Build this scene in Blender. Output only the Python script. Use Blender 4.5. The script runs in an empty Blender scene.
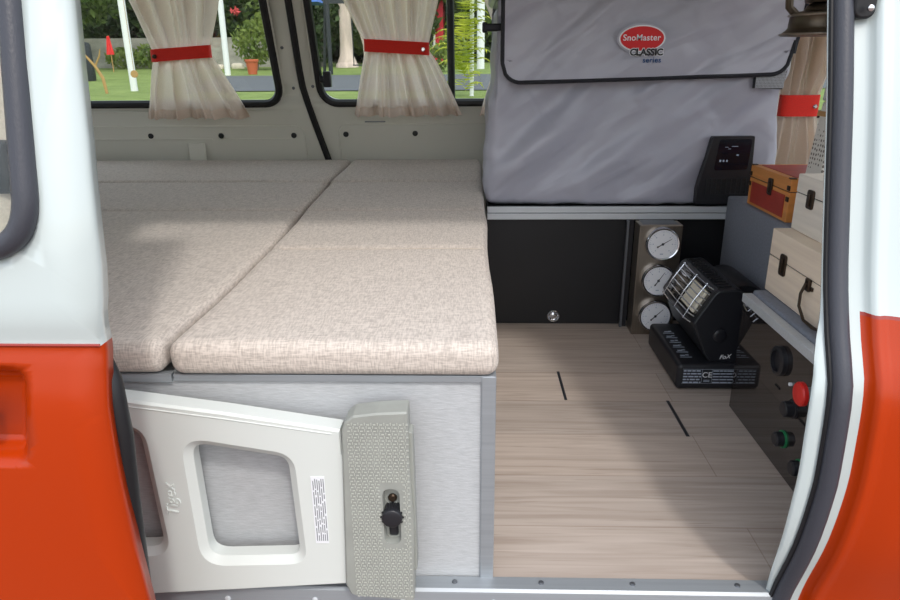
import bpy, bmesh, math, random
from math import sin, cos, pi, radians, sqrt, atan2
from mathutils import Vector, Matrix, noise

random.seed(7)
SC = bpy.context.scene
COL = SC.collection

# ------------------------------------------------------------------ materials
def s2l(c):
    return tuple((v / 255 / 12.92) if v / 255 <= .04045 else ((v / 255 + .055) / 1.055) ** 2.4 for v in c)

def mat(name, rgb, rough=.5, metal=0., coat=0., spec=.5, var=0., vscale=(8, 8, 8), bump=0., bscale=(200, 200, 200), detail=3., sheen=0., emit=0.):
    m = bpy.data.materials.new(name); m.use_nodes = True
    nt = m.node_tree; N = nt.nodes; L = nt.links
    b = N['Principled BSDF']; c = s2l(rgb) + (1,)
    b.inputs['Base Color'].default_value = c
    b.inputs['Roughness'].default_value = rough
    b.inputs['Metallic'].default_value = metal
    b.inputs['Coat Weight'].default_value = coat
    b.inputs['Coat Roughness'].default_value = .04
    b.inputs['Specular IOR Level'].default_value = spec
    b.inputs['Sheen Weight'].default_value = sheen
    tc = N.new('ShaderNodeTexCoord')
    if var > 0:
        mp = N.new('ShaderNodeMapping'); mp.inputs['Scale'].default_value = vscale
        no = N.new('ShaderNodeTexNoise'); no.inputs['Scale'].default_value = 1; no.inputs['Detail'].default_value = detail
        L.new(tc.outputs['Object'], mp.inputs['Vector']); L.new(mp.outputs[0], no.inputs['Vector'])
        r = N.new('ShaderNodeValToRGB')
        r.color_ramp.elements[0].position = .3; r.color_ramp.elements[1].position = .7
        r.color_ramp.elements[0].color = tuple(v * (1 - var) for v in c[:3]) + (1,)
        r.color_ramp.elements[1].color = tuple(min(1, v * (1 + var)) for v in c[:3]) + (1,)
        L.new(no.outputs['Fac'], r.inputs[0]); L.new(r.outputs[0], b.inputs['Base Color'])
    if bump > 0:
        mp = N.new('ShaderNodeMapping'); mp.inputs['Scale'].default_value = bscale
        no = N.new('ShaderNodeTexNoise'); no.inputs['Scale'].default_value = 1; no.inputs['Detail'].default_value = 2
        L.new(tc.outputs['Object'], mp.inputs['Vector']); L.new(mp.outputs[0], no.inputs['Vector'])
        bp = N.new('ShaderNodeBump'); bp.inputs['Strength'].default_value = bump; bp.inputs['Distance'].default_value = .002
        L.new(no.outputs['Fac'], bp.inputs['Height']); L.new(bp.outputs[0], b.inputs['Normal'])
    return m

def linen(name, dark, light, w=900.):
    """woven cloth: two crossed sets of stretched threads"""
    m = mat(name, light, .9, spec=.2, sheen=.15); nt = m.node_tree; N = nt.nodes; L = nt.links; b = N['Principled BSDF']
    tc = N.new('ShaderNodeTexCoord'); outs = []
    for sc in ((w * .09, w * .6, w * .6), (w * .6, w * .09, w * .09)):
        mp = N.new('ShaderNodeMapping'); mp.inputs['Scale'].default_value = sc
        no = N.new('ShaderNodeTexNoise'); no.inputs['Scale'].default_value = 1; no.inputs['Detail'].default_value = 2
        L.new(tc.outputs['Object'], mp.inputs[0]); L.new(mp.outputs[0], no.inputs['Vector']); outs.append(no.outputs['Fac'])
    mx = N.new('ShaderNodeMath'); mx.operation = 'ADD'; L.new(outs[0], mx.inputs[0]); L.new(outs[1], mx.inputs[1])
    hf = N.new('ShaderNodeMath'); hf.operation = 'MULTIPLY'; hf.inputs[1].default_value = .5; L.new(mx.outputs[0], hf.inputs[0])
    r = N.new('ShaderNodeValToRGB'); r.color_ramp.elements[0].position = .38; r.color_ramp.elements[1].position = .58
    r.color_ramp.elements[0].color = s2l(dark) + (1,); r.color_ramp.elements[1].color = s2l(light) + (1,)
    L.new(hf.outputs[0], r.inputs[0]); L.new(r.outputs[0], b.inputs['Base Color'])
    bp = N.new('ShaderNodeBump'); bp.inputs['Strength'].default_value = .35; bp.inputs['Distance'].default_value = .001
    L.new(hf.outputs[0], bp.inputs['Height']); L.new(bp.outputs[0], b.inputs['Normal'])
    return m

def floor_mat():
    m = mat('wood_vinyl', (180, 165, 150), .5, spec=.35); nt = m.node_tree; N = nt.nodes; L = nt.links; b = N['Principled BSDF']
    tc = N.new('ShaderNodeTexCoord')
    def nz(sc, det, dist=0.):
        mp = N.new('ShaderNodeMapping'); mp.inputs['Scale'].default_value = sc
        no = N.new('ShaderNodeTexNoise'); no.inputs['Scale'].default_value = 1; no.inputs['Detail'].default_value = det
        no.inputs['Distortion'].default_value = dist
        L.new(tc.outputs['Object'], mp.inputs[0]); L.new(mp.outputs[0], no.inputs['Vector']); return no.outputs['Fac']
    br = N.new('ShaderNodeTexBrick'); br.offset = .37; br.inputs['Scale'].default_value = 1
    br.inputs['Brick Width'].default_value = 1.15; br.inputs['Row Height'].default_value = .138
    br.inputs['Mortar Size'].default_value = .0009; br.inputs['Mortar Smooth'].default_value = 0
    br.inputs['Color1'].default_value = (.92, .92, .92, 1); br.inputs['Color2'].default_value = (1.06, 1.04, 1.02, 1); br.inputs['Mortar'].default_value = (.72, .68, .65, 1)
    mpb = N.new('ShaderNodeMapping'); mpb.inputs['Location'].default_value = (.3, .01, 0); L.new(tc.outputs['Object'], mpb.inputs[0]); L.new(mpb.outputs[0], br.inputs['Vector'])
    r = N.new('ShaderNodeValToRGB'); e = r.color_ramp.elements
    e[0].position = .3; e[0].color = s2l((168, 154, 143)) + (1,); e[1].position = .72; e[1].color = s2l((196, 184, 174)) + (1,)
    L.new(nz((3.0, 60, 1), 6, 1.2), r.inputs[0])
    r2 = N.new('ShaderNodeValToRGB'); e = r2.color_ramp.elements
    e[0].position = .62; e[0].color = (1, 1, 1, 1); e[1].position = .74; e[1].color = (.55, .5, .46, 1)
    L.new(nz((7, 230, 1), 3, .3), r2.inputs[0])
    m1 = N.new('ShaderNodeMixRGB'); m1.blend_type = 'MULTIPLY'; m1.inputs[0].default_value = .55; L.new(r.outputs[0], m1.inputs[1]); L.new(r2.outputs[0], m1.inputs[2])
    m2 = N.new('ShaderNodeMixRGB'); m2.blend_type = 'MULTIPLY'; m2.inputs[0].default_value = 1; L.new(m1.outputs[0], m2.inputs[1]); L.new(br.outputs['Color'], m2.inputs[2])
    L.new(m2.outputs[0], b.inputs['Base Color'])
    return m

def cloth_sheer(name, rgb, trans=.45, clear=.1):
    m = bpy.data.materials.new(name); m.use_nodes = True; nt = m.node_tree; N = nt.nodes; L = nt.links
    for n in list(N): N.remove(n)
    o = N.new('ShaderNodeOutputMaterial'); d = N.new('ShaderNodeBsdfDiffuse'); t = N.new('ShaderNodeBsdfTranslucent'); tr = N.new('ShaderNodeBsdfTransparent')
    tc = N.new('ShaderNodeTexCoord'); no = N.new('ShaderNodeTexNoise'); mp = N.new('ShaderNodeMapping'); mp.inputs['Scale'].default_value = (420, 420, 420)
    L.new(tc.outputs['Object'], mp.inputs[0]); L.new(mp.outputs[0], no.inputs['Vector']); no.inputs['Scale'].default_value = 1
    r = N.new('ShaderNodeValToRGB'); c = s2l(rgb); r.color_ramp.elements[0].position = .3; r.color_ramp.elements[1].position = .7
    r.color_ramp.elements[0].color = tuple(v * .93 for v in c) + (1,); r.color_ramp.elements[1].color = tuple(min(1, v * 1.06) for v in c) + (1,)
    L.new(no.outputs['Fac'], r.inputs[0])
    for n in (d, t): L.new(r.outputs[0], n.inputs['Color'])
    a = N.new('ShaderNodeMixShader'); a.inputs[0].default_value = trans; L.new(d.outputs[0], a.inputs[1]); L.new(t.outputs[0], a.inputs[2])
    b = N.new('ShaderNodeMixShader'); b.inputs[0].default_value = clear; L.new(a.outputs[0], b.inputs[1]); L.new(tr.outputs[0], b.inputs[2])
    L.new(b.outputs[0], o.inputs['Surface']); return m

def glass_mat(name, tint=(1, 1, 1), gloss=.06):
    m = bpy.data.materials.new(name); m.use_nodes = True; nt = m.node_tree; N = nt.nodes; L = nt.links
    for n in list(N): N.remove(n)
    o = N.new('ShaderNodeOutputMaterial'); tr = N.new('ShaderNodeBsdfTransparent'); g = N.new('ShaderNodeBsdfGlossy')
    tr.inputs['Color'].default_value = tint + (1,); g.inputs['Roughness'].default_value = .02
    x = N.new('ShaderNodeMixShader'); x.inputs[0].default_value = gloss; L.new(tr.outputs[0], x.inputs[1]); L.new(g.outputs[0], x.inputs[2]); L.new(x.outputs[0], o.inputs['Surface'])
    return m

def leaf_mat(name, a, b_):
    m = mat(name, a, .55, spec=.3); nt = m.node_tree; N = nt.nodes; L = nt.links; b = N['Principled BSDF']
    tc = N.new('ShaderNodeTexCoord'); no = N.new('ShaderNodeTexNoise'); no.inputs['Scale'].default_value = 1.6; no.inputs['Detail'].default_value = 4
    L.new(tc.outputs['Object'], no.inputs['Vector']); r = N.new('ShaderNodeValToRGB'); r.color_ramp.elements[0].position = .35; r.color_ramp.elements[1].position = .65
    r.color_ramp.elements[0].color = s2l(a) + (1,); r.color_ramp.elements[1].color = s2l(b_) + (1,)
    L.new(no.outputs['Fac'], r.inputs[0]); L.new(r.outputs[0], b.inputs['Base Color'])
    t = N.new('ShaderNodeBsdfTranslucent'); L.new(r.outputs[0], t.inputs['Color']); x = N.new('ShaderNodeMixShader'); x.inputs[0].default_value = .3
    L.new(b.outputs[0], x.inputs[1]); L.new(t.outputs[0], x.inputs[2]); L.new(x.outputs[0], N['Material Output'].inputs['Surface'])
    return m

def paving_mat():
    m = mat('brick_paving', (168, 128, 112), .8); nt = m.node_tree; N = nt.nodes; L = nt.links; b = N['Principled BSDF']
    tc = N.new('ShaderNodeTexCoord'); br = N.new('ShaderNodeTexBrick'); br.inputs['Scale'].default_value = 1
    br.inputs['Brick Width'].default_value = .2; br.inputs['Row Height'].default_value = .1; br.inputs['Mortar Size'].default_value = .006
    br.inputs['Color1'].default_value = s2l((138, 118, 108)) + (1,); br.inputs['Color2'].default_value = s2l((116, 98, 90)) + (1,); br.inputs['Mortar'].default_value = s2l((70, 64, 62)) + (1,)
    mp = N.new('ShaderNodeMapping'); mp.inputs['Rotation'].default_value = (0, 0, radians(40)); L.new(tc.outputs['Object'], mp.inputs[0]); L.new(mp.outputs[0], br.inputs['Vector'])
    L.new(br.outputs['Color'], b.inputs['Base Color']); return m

def dotted_mat():
    m = mat('pierced_white', (226, 222, 214), .6); nt = m.node_tree; N = nt.nodes; L = nt.links; b = N['Principled BSDF']
    tc = N.new('ShaderNodeTexCoord'); v = N.new('ShaderNodeTexVoronoi'); v.inputs['Scale'].default_value = 110; v.inputs['Randomness'].default_value = .25
    L.new(tc.outputs['Object'], v.inputs['Vector']); r = N.new('ShaderNodeValToRGB'); r.color_ramp.interpolation = 'CONSTANT'
    r.color_ramp.elements[0].color = s2l((120, 112, 104)) + (1,); r.color_ramp.elements[1].position = .3; r.color_ramp.elements[1].color = s2l((228, 224, 216)) + (1,)
    L.new(v.outputs['Distance'], r.inputs[0]); L.new(r.outputs[0], b.inputs['Base Color']); return m

def lawn_mat():
    m = mat('mown_grass', (110, 140, 60), .9, spec=.1); nt = m.node_tree; N = nt.nodes; L = nt.links; b = N['Principled BSDF']
    tc = N.new('ShaderNodeTexCoord'); no = N.new('ShaderNodeTexNoise'); no.inputs['Scale'].default_value = 1.2; no.inputs['Detail'].default_value = 8; no.inputs['Roughness'].default_value = .75
    L.new(tc.outputs['Object'], no.inputs['Vector']); r = N.new('ShaderNodeValToRGB'); r.color_ramp.elements[0].position = .3; r.color_ramp.elements[1].position = .7
    r.color_ramp.elements[0].color = s2l((104, 122, 66)) + (1,); r.color_ramp.elements[1].color = s2l((142, 158, 92)) + (1,)
    L.new(no.outputs['Fac'], r.inputs[0]); L.new(r.outputs[0], b.inputs['Base Color']); return m

M = {}
M['linen'] = linen('oatmeal_linen', (176, 166, 157), (212, 202, 192))
M['seam'] = mat('seam_thread', (188, 174, 160), .9)
M['felt'] = mat('light_grey_felt', (182, 185, 187), .95, spec=.1, var=.1, vscale=(60, 60, 600), bump=.3, bscale=(150, 150, 900))
M['darkfelt'] = mat('grey_felt', (134, 138, 148), .95, spec=.1, var=.08, vscale=(200, 200, 200))
M['alu'] = mat('aluminium', (160, 166, 171), .42, metal=.45, var=.06, vscale=(3, 200, 200))
M['alu_bright'] = mat('bright_aluminium', (206, 211, 215), .4, metal=.25, var=.05, vscale=(3, 200, 200))
M['alu_dark'] = mat('aluminium_channel', (120, 124, 130), .4, metal=.8)
M['steel'] = mat('brushed_steel', (150, 140, 128), .32, metal=.9, var=.08, vscale=(300, 4, 4))
M['chrome'] = mat('chrome', (220, 222, 226), .12, metal=1.)
M['white'] = mat('white_paint', (197, 208, 207), .18, coat=.7)
M['orange'] = mat('orange_paint', (174, 52, 0), .28, coat=.12, spec=.3)
M['red_line'] = mat('dark_red_line', (150, 40, 24), .3, coat=.5)
M['rubber'] = mat('black_rubber', (60, 62, 70), .42, spec=.5, bump=.2, bscale=(600, 600, 200))
M['rubber_black'] = mat('deep_black_rubber', (20, 21, 25), .45)
M['cream'] = mat('cream_body_paint', (226, 226, 215), .4, coat=.15)
M['lining'] = mat('grey_headlining', (222, 220, 214), .9)
M['glass'] = glass_mat('window_glass', (.93, .96, .95), .04)
M['floor'] = floor_mat()
M['curtain'] = cloth_sheer('sheer_linen_curtain', (240, 227, 213), .42, .10)
M['hem'] = cloth_sheer('curtain_hem', (232, 215, 200), .35, .0)
M['redcloth'] = mat('red_webbing', (232, 46, 32), .85, var=.1, vscale=(400, 400, 400), sheen=.2)
M['nylon'] = mat('grey_nylon', (172, 173, 186), .34, spec=.6, bump=.12, bscale=(900, 900, 900))
def creases(m):
    nt = m.node_tree; N = nt.nodes; L = nt.links; b = N['Principled BSDF']; old = b.inputs['Normal'].links[0].from_node
    tc = N.new('ShaderNodeTexCoord'); prev = None
    for sc, rot, di in (((2.2, 2.2, 8), 38, .045), ((4, 4, 17), 28, .007), ((8, 8, 12), -40, .007)):
        m1 = N.new('ShaderNodeMapping'); m1.inputs['Rotation'].default_value = (0, radians(rot), 0)
        m2 = N.new('ShaderNodeMapping'); m2.inputs['Scale'].default_value = sc
        no = N.new('ShaderNodeTexNoise'); no.inputs['Scale'].default_value = 1; no.inputs['Detail'].default_value = 1.5; no.inputs['Distortion'].default_value = .6
        L.new(tc.outputs['Object'], m1.inputs[0]); L.new(m1.outputs[0], m2.inputs[0]); L.new(m2.outputs[0], no.inputs['Vector'])
        bp = N.new('ShaderNodeBump'); bp.inputs['Strength'].default_value = 1; bp.inputs['Distance'].default_value = di
        L.new(no.outputs['Fac'], bp.inputs['Height'])
        if prev: L.new(prev.outputs[0], bp.inputs['Normal'])
        prev = bp
    L.new(prev.outputs[0], old.inputs['Normal'])
creases(M['nylon'])
M['piping'] = mat('black_piping', (22, 24, 34), .6)
M['black'] = mat('black_plastic', (32, 33, 38), .38)
M['black_matt'] = mat('matt_black_board', (20, 20, 24), .5, var=.2, vscale=(6, 6, 6))
M['gloss_black'] = mat('gloss_black_acrylic', (34, 30, 30), .04, spec=.9, coat=.6)
M['screen'] = mat('dark_display', (14, 18, 30), .1)
M['dial'] = mat('dial_white', (244, 246, 250), .4)
M['ink'] = mat('dark_ink', (40, 42, 48), .5)
M['whiteprint'] = mat('white_print', (232, 234, 238), .5)
M['blueprint'] = mat('blue_print', (40, 78, 130), .5)
M['grey_print'] = mat('grey_print', (128, 132, 136), .6)
M['palebluep'] = mat('pale_blue_print', (178, 188, 204), .5)
M['logo_red'] = mat('logo_red', (214, 28, 34), .5)
M['mesh_white'] = mat('vent_mesh', (200, 204, 210), .5)
M['plastic_white'] = mat('cream_plastic', (212, 217, 213), .42, spec=.4)
M['plastic_grey'] = mat('grey_tread_plastic', (150, 153, 147), .5, var=.06, vscale=(40, 40, 40))
M['tread_dot'] = mat('tread_dots', (178, 180, 172), .5)
M['ceramic'] = mat('burner_ceramic', (246, 240, 222), .8, var=.08, vscale=(300, 300, 300))
M['palewood'] = mat('pale_pine', (246, 226, 204), .6, var=.12, vscale=(3, 3, 60), detail=5)
M['palewood_w'] = mat('whitewashed_pine', (242, 234, 222), .6, var=.1, vscale=(4, 4, 60), detail=5)
M['orangewood'] = mat('orange_pine', (222, 148, 78), .5, var=.12, vscale=(6, 6, 80))
M['redpanel'] = mat('red_stained_panel', (172, 56, 40), .45, var=.12, vscale=(30, 30, 30))
M['bronze'] = mat('bronze_fitting', (74, 62, 52), .4, metal=.8)
M['brass'] = mat('aged_brass', (92, 82, 70), .38, metal=.9, var=.25, vscale=(20, 20, 20))
M['redknob'] = mat('red_button', (222, 40, 34), .3)
M['green'] = mat('green_ring', (34, 130, 80), .4)
M['lawn'] = lawn_mat()
M['asphalt'] = mat('grey_asphalt', (92, 95, 98), .9, var=.06, vscale=(2, 2, 2))
M['paving'] = paving_mat()
M['stone'] = mat('grey_stone_wall', (158, 154, 144), .9, var=.25, vscale=(2, 2, 4), detail=6)
M['rock'] = mat('pale_rock', (212, 200, 180), .9, var=.15, vscale=(5, 5, 5))
M['bark'] = mat('bark', (112, 98, 84), .9, var=.3, vscale=(6, 6, 1.5))
M['palebark'] = mat('pale_pink_bark', (214, 194, 182), .9, var=.18, vscale=(4, 4, 1))
M['whitepost'] = mat('white_painted_post', (232, 234, 232), .5)
M['terracotta'] = mat('terracotta', (190, 98, 62), .8)
M['redwall'] = mat('red_painted_wall', (208, 40, 58), .7)
M['darkmetal'] = mat('dark_metal', (60, 64, 66), .5, metal=.5)
M['redfabric'] = mat('red_towel', (226, 56, 56), .9)
M['bluetarp'] = mat('blue_canopy', (64, 104, 176), .7)
M['soil'] = mat('soil', (82, 64, 50), .95)
M['timber'] = mat('tan_wood', (176, 140, 84), .7)
M['leafA'] = leaf_mat('dark_leaves', (46, 66, 40), (84, 104, 60))
M['leafB'] = leaf_mat('mid_leaves', (68, 92, 50), (118, 136, 74))
M['leafC'] = leaf_mat('bright_leaves', (96, 118, 54), (148, 162, 84))
M['leafY'] = leaf_mat('yellow_palm_leaves', (150, 166, 40), (214, 216, 80))
M['leafO'] = leaf_mat('orange_blossom', (196, 120, 50), (220, 160, 80))
M['petal'] = mat('pink_petal', (226, 96, 96), .8)
M['dotted'] = dotted_mat()
M['tan'] = mat('tan_band', (190, 146, 92), .7)

# ------------------------------------------------------------------ builders
def wloc(o):
    v = Vector((0, 0, 0))
    while o is not None:
        v = v + o.location; o = o.parent
    return v

class MB:
    def __init__(s): s.v = []; s.f = []; s.m = []
    def add(s, vs, fs, mi=0):
        n = len(s.v); s.v += [tuple(v) for v in vs]; s.f += [tuple(i + n for i in f) for f in fs]; s.m += [mi] * len(fs); return s
    def box(s, x0, x1, y0, y1, z0, z1, mi=0):
        return s.add([(x0, y0, z0), (x1, y0, z0), (x1, y1, z0), (x0, y1, z0), (x0, y0, z1), (x1, y0, z1), (x1, y1, z1), (x0, y1, z1)],
                     [(3, 2, 1, 0), (4, 5, 6, 7), (0, 1, 5, 4), (1, 2, 6, 5), (2, 3, 7, 6), (3, 0, 4, 7)], mi)
    def tube(s, path, r, n=10, mi=0, caps=True, closed=False, flat=None):
        P = [Vector(p) for p in path]; k = len(P); rs = r if isinstance(r, (list, tuple)) else [r] * k
        base = len(s.v); up = None
        for i, p in enumerate(P):
            if closed: t = P[(i + 1) % k] - P[i - 1]
            else: t = P[min(i + 1, k - 1)] - P[max(i - 1, 0)]
            t.normalize()
            if up is None:
                up = Vector((0, 0, 1)) if abs(t.z) < .9 else Vector((0, 1, 0))
            a = t.cross(up); a.normalize(); b = a.cross(t); b.normalize(); up = b
            for j in range(n):
                th = 2 * pi * j / n
                s.v.append(tuple(p + (a * cos(th) + b * sin(th)) * rs[i]))
        seg = k if closed else k - 1
        for i in range(seg):
            for j in range(n):
                a0 = base + i * n + j; a1 = base + i * n + (j + 1) % n; b0 = base + ((i + 1) % k) * n + j; b1 = base + ((i + 1) % k) * n + (j + 1) % n
                s.f.append((a0, a1, b1, b0)); s.m.append(mi)
        if caps and not closed:
            s.f.append(tuple(base + j for j in range(n))[::-1]); s.m.append(mi)
            s.f.append(tuple(base + (k - 1) * n + j for j in range(n))); s.m.append(mi)
        return s
    def lathe(s, prof, c, axis='Z', n=32, mi=0):
        """prof: (radius, height) pairs; revolves about an axis through c"""
        base = len(s.v); c = Vector(c)
        for (r, h) in prof:
            for j in range(n):
                a = 2 * pi * j / n
                if axis == 'Z': d = (r * cos(a), r * sin(a), h)
                elif axis == 'Y': d = (r * cos(a), h, r * sin(a))
                else: d = (h, r * cos(a), r * sin(a))
                s.v.append(tuple(c + Vector(d)))
        for i in range(len(prof) - 1):
            for j in range(n):
                s.f.append((base + i * n + j, base + i * n + (j + 1) % n, base + (i + 1) * n + (j + 1) % n, base + (i + 1) * n + j)); s.m.append(mi)
        s.f.append(tuple(base + j for j in range(n))[::-1]); s.m.append(mi)
        s.f.append(tuple(base + (len(prof) - 1) * n + j for j in range(n))); s.m.append(mi)
        return s
    def prism(s, poly, y0, y1, axis='Y', mi=0):
        """extrude a polygon; axis Y: poly is (x,z); X: (y,z); Z: (x,y)"""
        def w(p, t):
            return (p[0], t, p[1]) if axis == 'Y' else (t, p[0], p[1]) if axis == 'X' else (p[0], p[1], t)
        n = len(poly); vs = [w(p, y0) for p in poly] + [w(p, y1) for p in poly]
        fs = [tuple(range(n)), tuple(range(n, 2 * n))[::-1]] + [(i, i + n, (i + 1) % n + n, (i + 1) % n) for i in range(n)]
        return s.add(vs, fs, mi)
    def rbox(s, x0, x1, y0, y1, z0, z1, r, n=(12, 12, 4), rs=4, fn=None, mi=0):
        """rounded box with a fine grid; fn(p, normal) -> p may displace"""
        def axis_pts(a, b, n):
            L = [a + r * i / rs for i in range(rs)] + [a + r + (b - a - 2 * r) * i / n for i in range(n)] + [b - r + r * i / rs for i in range(rs + 1)]
            return L
        X = axis_pts(x0, x1, n[0]); Y = axis_pts(y0, y1, n[1]); Z = axis_pts(z0, z1, n[2]); idx = {}
        def vert(i, j, k):
            key = (i, j, k)
            if key in idx: return idx[key]
            p = Vector((X[i], Y[j], Z[k]))
            q = Vector((min(max(p.x, x0 + r), x1 - r), min(max(p.y, y0 + r), y1 - r), min(max(p.z, z0 + r), z1 - r)))
            d = p - q; d.normalize(); p2 = q + d * r
            if fn: p2 = fn(p2, d)
            s.v.append(tuple(p2)); idx[key] = len(s.v) - 1; return idx[key]
        nx, ny, nz = len(X) - 1, len(Y) - 1, len(Z) - 1
        def quad(a, b, c, d): s.f.append((a, b, c, d)); s.m.append(mi)
        for i in range(nx):
            for j in range(ny):
                quad(vert(i, j, 0), vert(i, j + 1, 0), vert(i + 1, j + 1, 0), vert(i + 1, j, 0)); quad(vert(i, j, nz), vert(i + 1, j, nz), vert(i + 1, j + 1, nz), vert(i, j + 1, nz))
        for i in range(nx):
            for k in range(nz):
                quad(vert(i, 0, k), vert(i + 1, 0, k), vert(i + 1, 0, k + 1), vert(i, 0, k + 1)); quad(vert(i, ny, k), vert(i, ny, k + 1), vert(i + 1, ny, k + 1), vert(i + 1, ny, k))
        for j in range(ny):
            for k in range(nz):
                quad(vert(0, j, k), vert(0, j, k + 1), vert(0, j + 1, k + 1), vert(0, j + 1, k)); quad(vert(nx, j, k), vert(nx, j + 1, k), vert(nx, j + 1, k + 1), vert(nx, j, k + 1))
        return s
    def build(s, name, m, parent=None, smooth=True, bevel=0., at=None, ang=35, seg=2):
        off = wloc(parent) if parent else Vector(at) if at else Vector((0, 0, 0))
        me = bpy.data.meshes.new(name); me.from_pydata([tuple(Vector(v) - off) for v in s.v], [], s.f)
        for q in (m if isinstance(m, (list, tuple)) else [m]): me.materials.append(q)
        me.polygons.foreach_set('material_index', s.m); me.update()
        bm = bmesh.new(); bm.from_mesh(me); bmesh.ops.recalc_face_normals(bm, faces=bm.faces); bm.to_mesh(me); bm.free()
        if smooth:
            me.polygons.foreach_set('use_smooth', [True] * len(me.polygons)); me.set_sharp_from_angle(angle=radians(ang))
        o = bpy.data.objects.new(name, me); COL.objects.link(o)
        if parent: o.parent = parent
        elif at: o.location = at
        if bevel > 0:
            b = o.modifiers.new('bevel', 'BEVEL'); b.width = bevel; b.segments = seg; b.limit_method = 'ANGLE'; b.angle_limit = radians(40)
        return o

def thing(name, label, cat, loc, group=None):
    o = bpy.data.objects.new(name, None); COL.objects.link(o); o.location = loc; o.empty_display_size = .05
    return tag(o, label, cat, group)
def tag(o, label, cat, group=None, kind=None):
    o['label'] = label; o['category'] = cat
    if group: o['group'] = group
    if kind: o['kind'] = kind
    return o
def struct(o): o['kind'] = 'structure'; return o
def dup(root, loc, label=None):
    r = root.copy(); COL.objects.link(r); r.location = loc
    if label: r['label'] = label
    for ch in list(root.children):
        c = ch.copy(); COL.objects.link(c); c.parent = r
        for g in list(ch.children):
            d = g.copy(); COL.objects.link(d); d.parent = c
    return r

def lerp_tab(tab, t):
    if t <= tab[0][0]: 
        a, b = tab[0], tab[1]
    elif t >= tab[-1][0]:
        a, b = tab[-2], tab[-1]
    else:
        for a, b in zip(tab, tab[1:]):
            if a[0] <= t <= b[0]: break
    return a[1] + (b[1] - a[1]) * (t - a[0]) / (b[0] - a[0])
def smooth_tab(tab):
    """Catmull-Rom through (t, value) rows"""
    def f(t):
        n = len(tab)
        if t <= tab[0][0] or t >= tab[-1][0]: return lerp_tab(tab, t)
        for i in range(n - 1):
            if tab[i][0] <= t <= tab[i + 1][0]: break
        t0, v0 = tab[i]; t1, v1 = tab[i + 1]; h = t1 - t0
        m0 = (v1 - tab[i - 1][1]) / (t1 - tab[i - 1][0]) if i > 0 else (v1 - v0) / h
        m1 = (tab[i + 2][1] - v0) / (tab[i + 2][0] - t0) if i + 2 < n else (v1 - v0) / h
        u = (t - t0) / h
        return (2 * u**3 - 3 * u**2 + 1) * v0 + (u**3 - 2 * u**2 + u) * h * m0 + (-2 * u**3 + 3 * u**2) * v1 + (u**3 - u**2) * h * m1
    return f

def rrect(x0, x1, z0, z1, r, n=7):
    rs = r if isinstance(r, (tuple, list)) else (r,) * 4      # bl, br, tr, tl
    out = []
    for (cx, cz, a0, q) in ((x0 + rs[0], z0 + rs[0], pi, rs[0]), (x1 - rs[1], z0 + rs[1], 1.5 * pi, rs[1]), (x1 - rs[2], z1 - rs[2], 0, rs[2]), (x0 + rs[3], z1 - rs[3], .5 * pi, rs[3])):
        for i in range(n + 1):
            a = a0 + .5 * pi * i / n; out.append((cx + q * cos(a), cz + q * sin(a)))
    return out
def rpoly(pts, r, n=6):
    """round the corners of a polygon of (a, b) pairs; r may be a list"""
    k = len(pts); out = []
    for i in range(k):
        p = Vector(pts[i]); a = (Vector(pts[i - 1]) - p); b = (Vector(pts[(i + 1) % k]) - p)
        q = r[i] if isinstance(r, (list, tuple)) else r
        if q <= 0: out.append(tuple(p)); continue
        a.normalize(); b.normalize()
        half = a.angle(b) / 2; t = q / math.tan(half)
        p0 = p + a * t; p1 = p + b * t
        for j in range(n + 1):
            u = j / n; out.append(tuple((1 - u)**2 * p0 + 2 * u * (1 - u) * p + u * u * p1))
    return out

def sheet(name, outer, holes, ymap, thick, mats, parent=None, zsplit=None, cuts=None, side=1, xcuts=()):
    """a pressed sheet: (x,z) outline with holes, bent by ymap(x,z), given a thickness; above/below zsplit take mats[0]/mats[1]"""
    bm = bmesh.new(); es = []
    for loop in [outer] + holes:
        vs = [bm.verts.new((x, 0, z)) for x, z in loop]
        es += [bm.edges.new((vs[i], vs[(i + 1) % len(vs)])) for i in range(len(vs))]
    bmesh.ops.triangle_fill(bm, edges=es, use_beauty=True, use_dissolve=False, normal=(0, 1, 0))
    zs = [v.co.z for v in bm.verts]; z0, z1 = min(zs), max(zs)
    levels = list(cuts) if cuts else [z0 + (z1 - z0) * i / 24 for i in range(1, 24)]
    if zsplit is not None: levels.append(zsplit)
    for zc in levels:
        bmesh.ops.bisect_plane(bm, geom=bm.verts[:] + bm.edges[:] + bm.faces[:], dist=1e-6, plane_co=(0, 0, zc), plane_no=(0, 0, 1))
    for xc in xcuts:
        bmesh.ops.bisect_plane(bm, geom=bm.verts[:] + bm.edges[:] + bm.faces[:], dist=1e-6, plane_co=(xc, 0, 0), plane_no=(1, 0, 0))
    for f in bm.faces:
        f.material_index = 1 if (zsplit is not None and f.calc_center_median().z < zsplit) else 0
        f.smooth = True
    for v in bm.verts: v.co.y = ymap(v.co.x, v.co.z)
    bmesh.ops.recalc_face_normals(bm, faces=bm.faces)
    nrm = sum((f.normal for f in bm.faces), Vector())
    if nrm.y * side > 0: bmesh.ops.reverse_faces(bm, faces=bm.faces)
    me = bpy.data.meshes.new(name); bm.to_mesh(me); bm.free()
    for q in mats: me.materials.append(q)
    me.set_sharp_from_angle(angle=radians(40))
    o = bpy.data.objects.new(name, me); COL.objects.link(o)
    if parent:
        o.parent = parent; me.transform(Matrix.Translation(-wloc(parent)))
    if thick:
        s = o.modifiers.new('solid', 'SOLIDIFY'); s.thickness = thick; s.offset = -1
    return o

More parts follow.
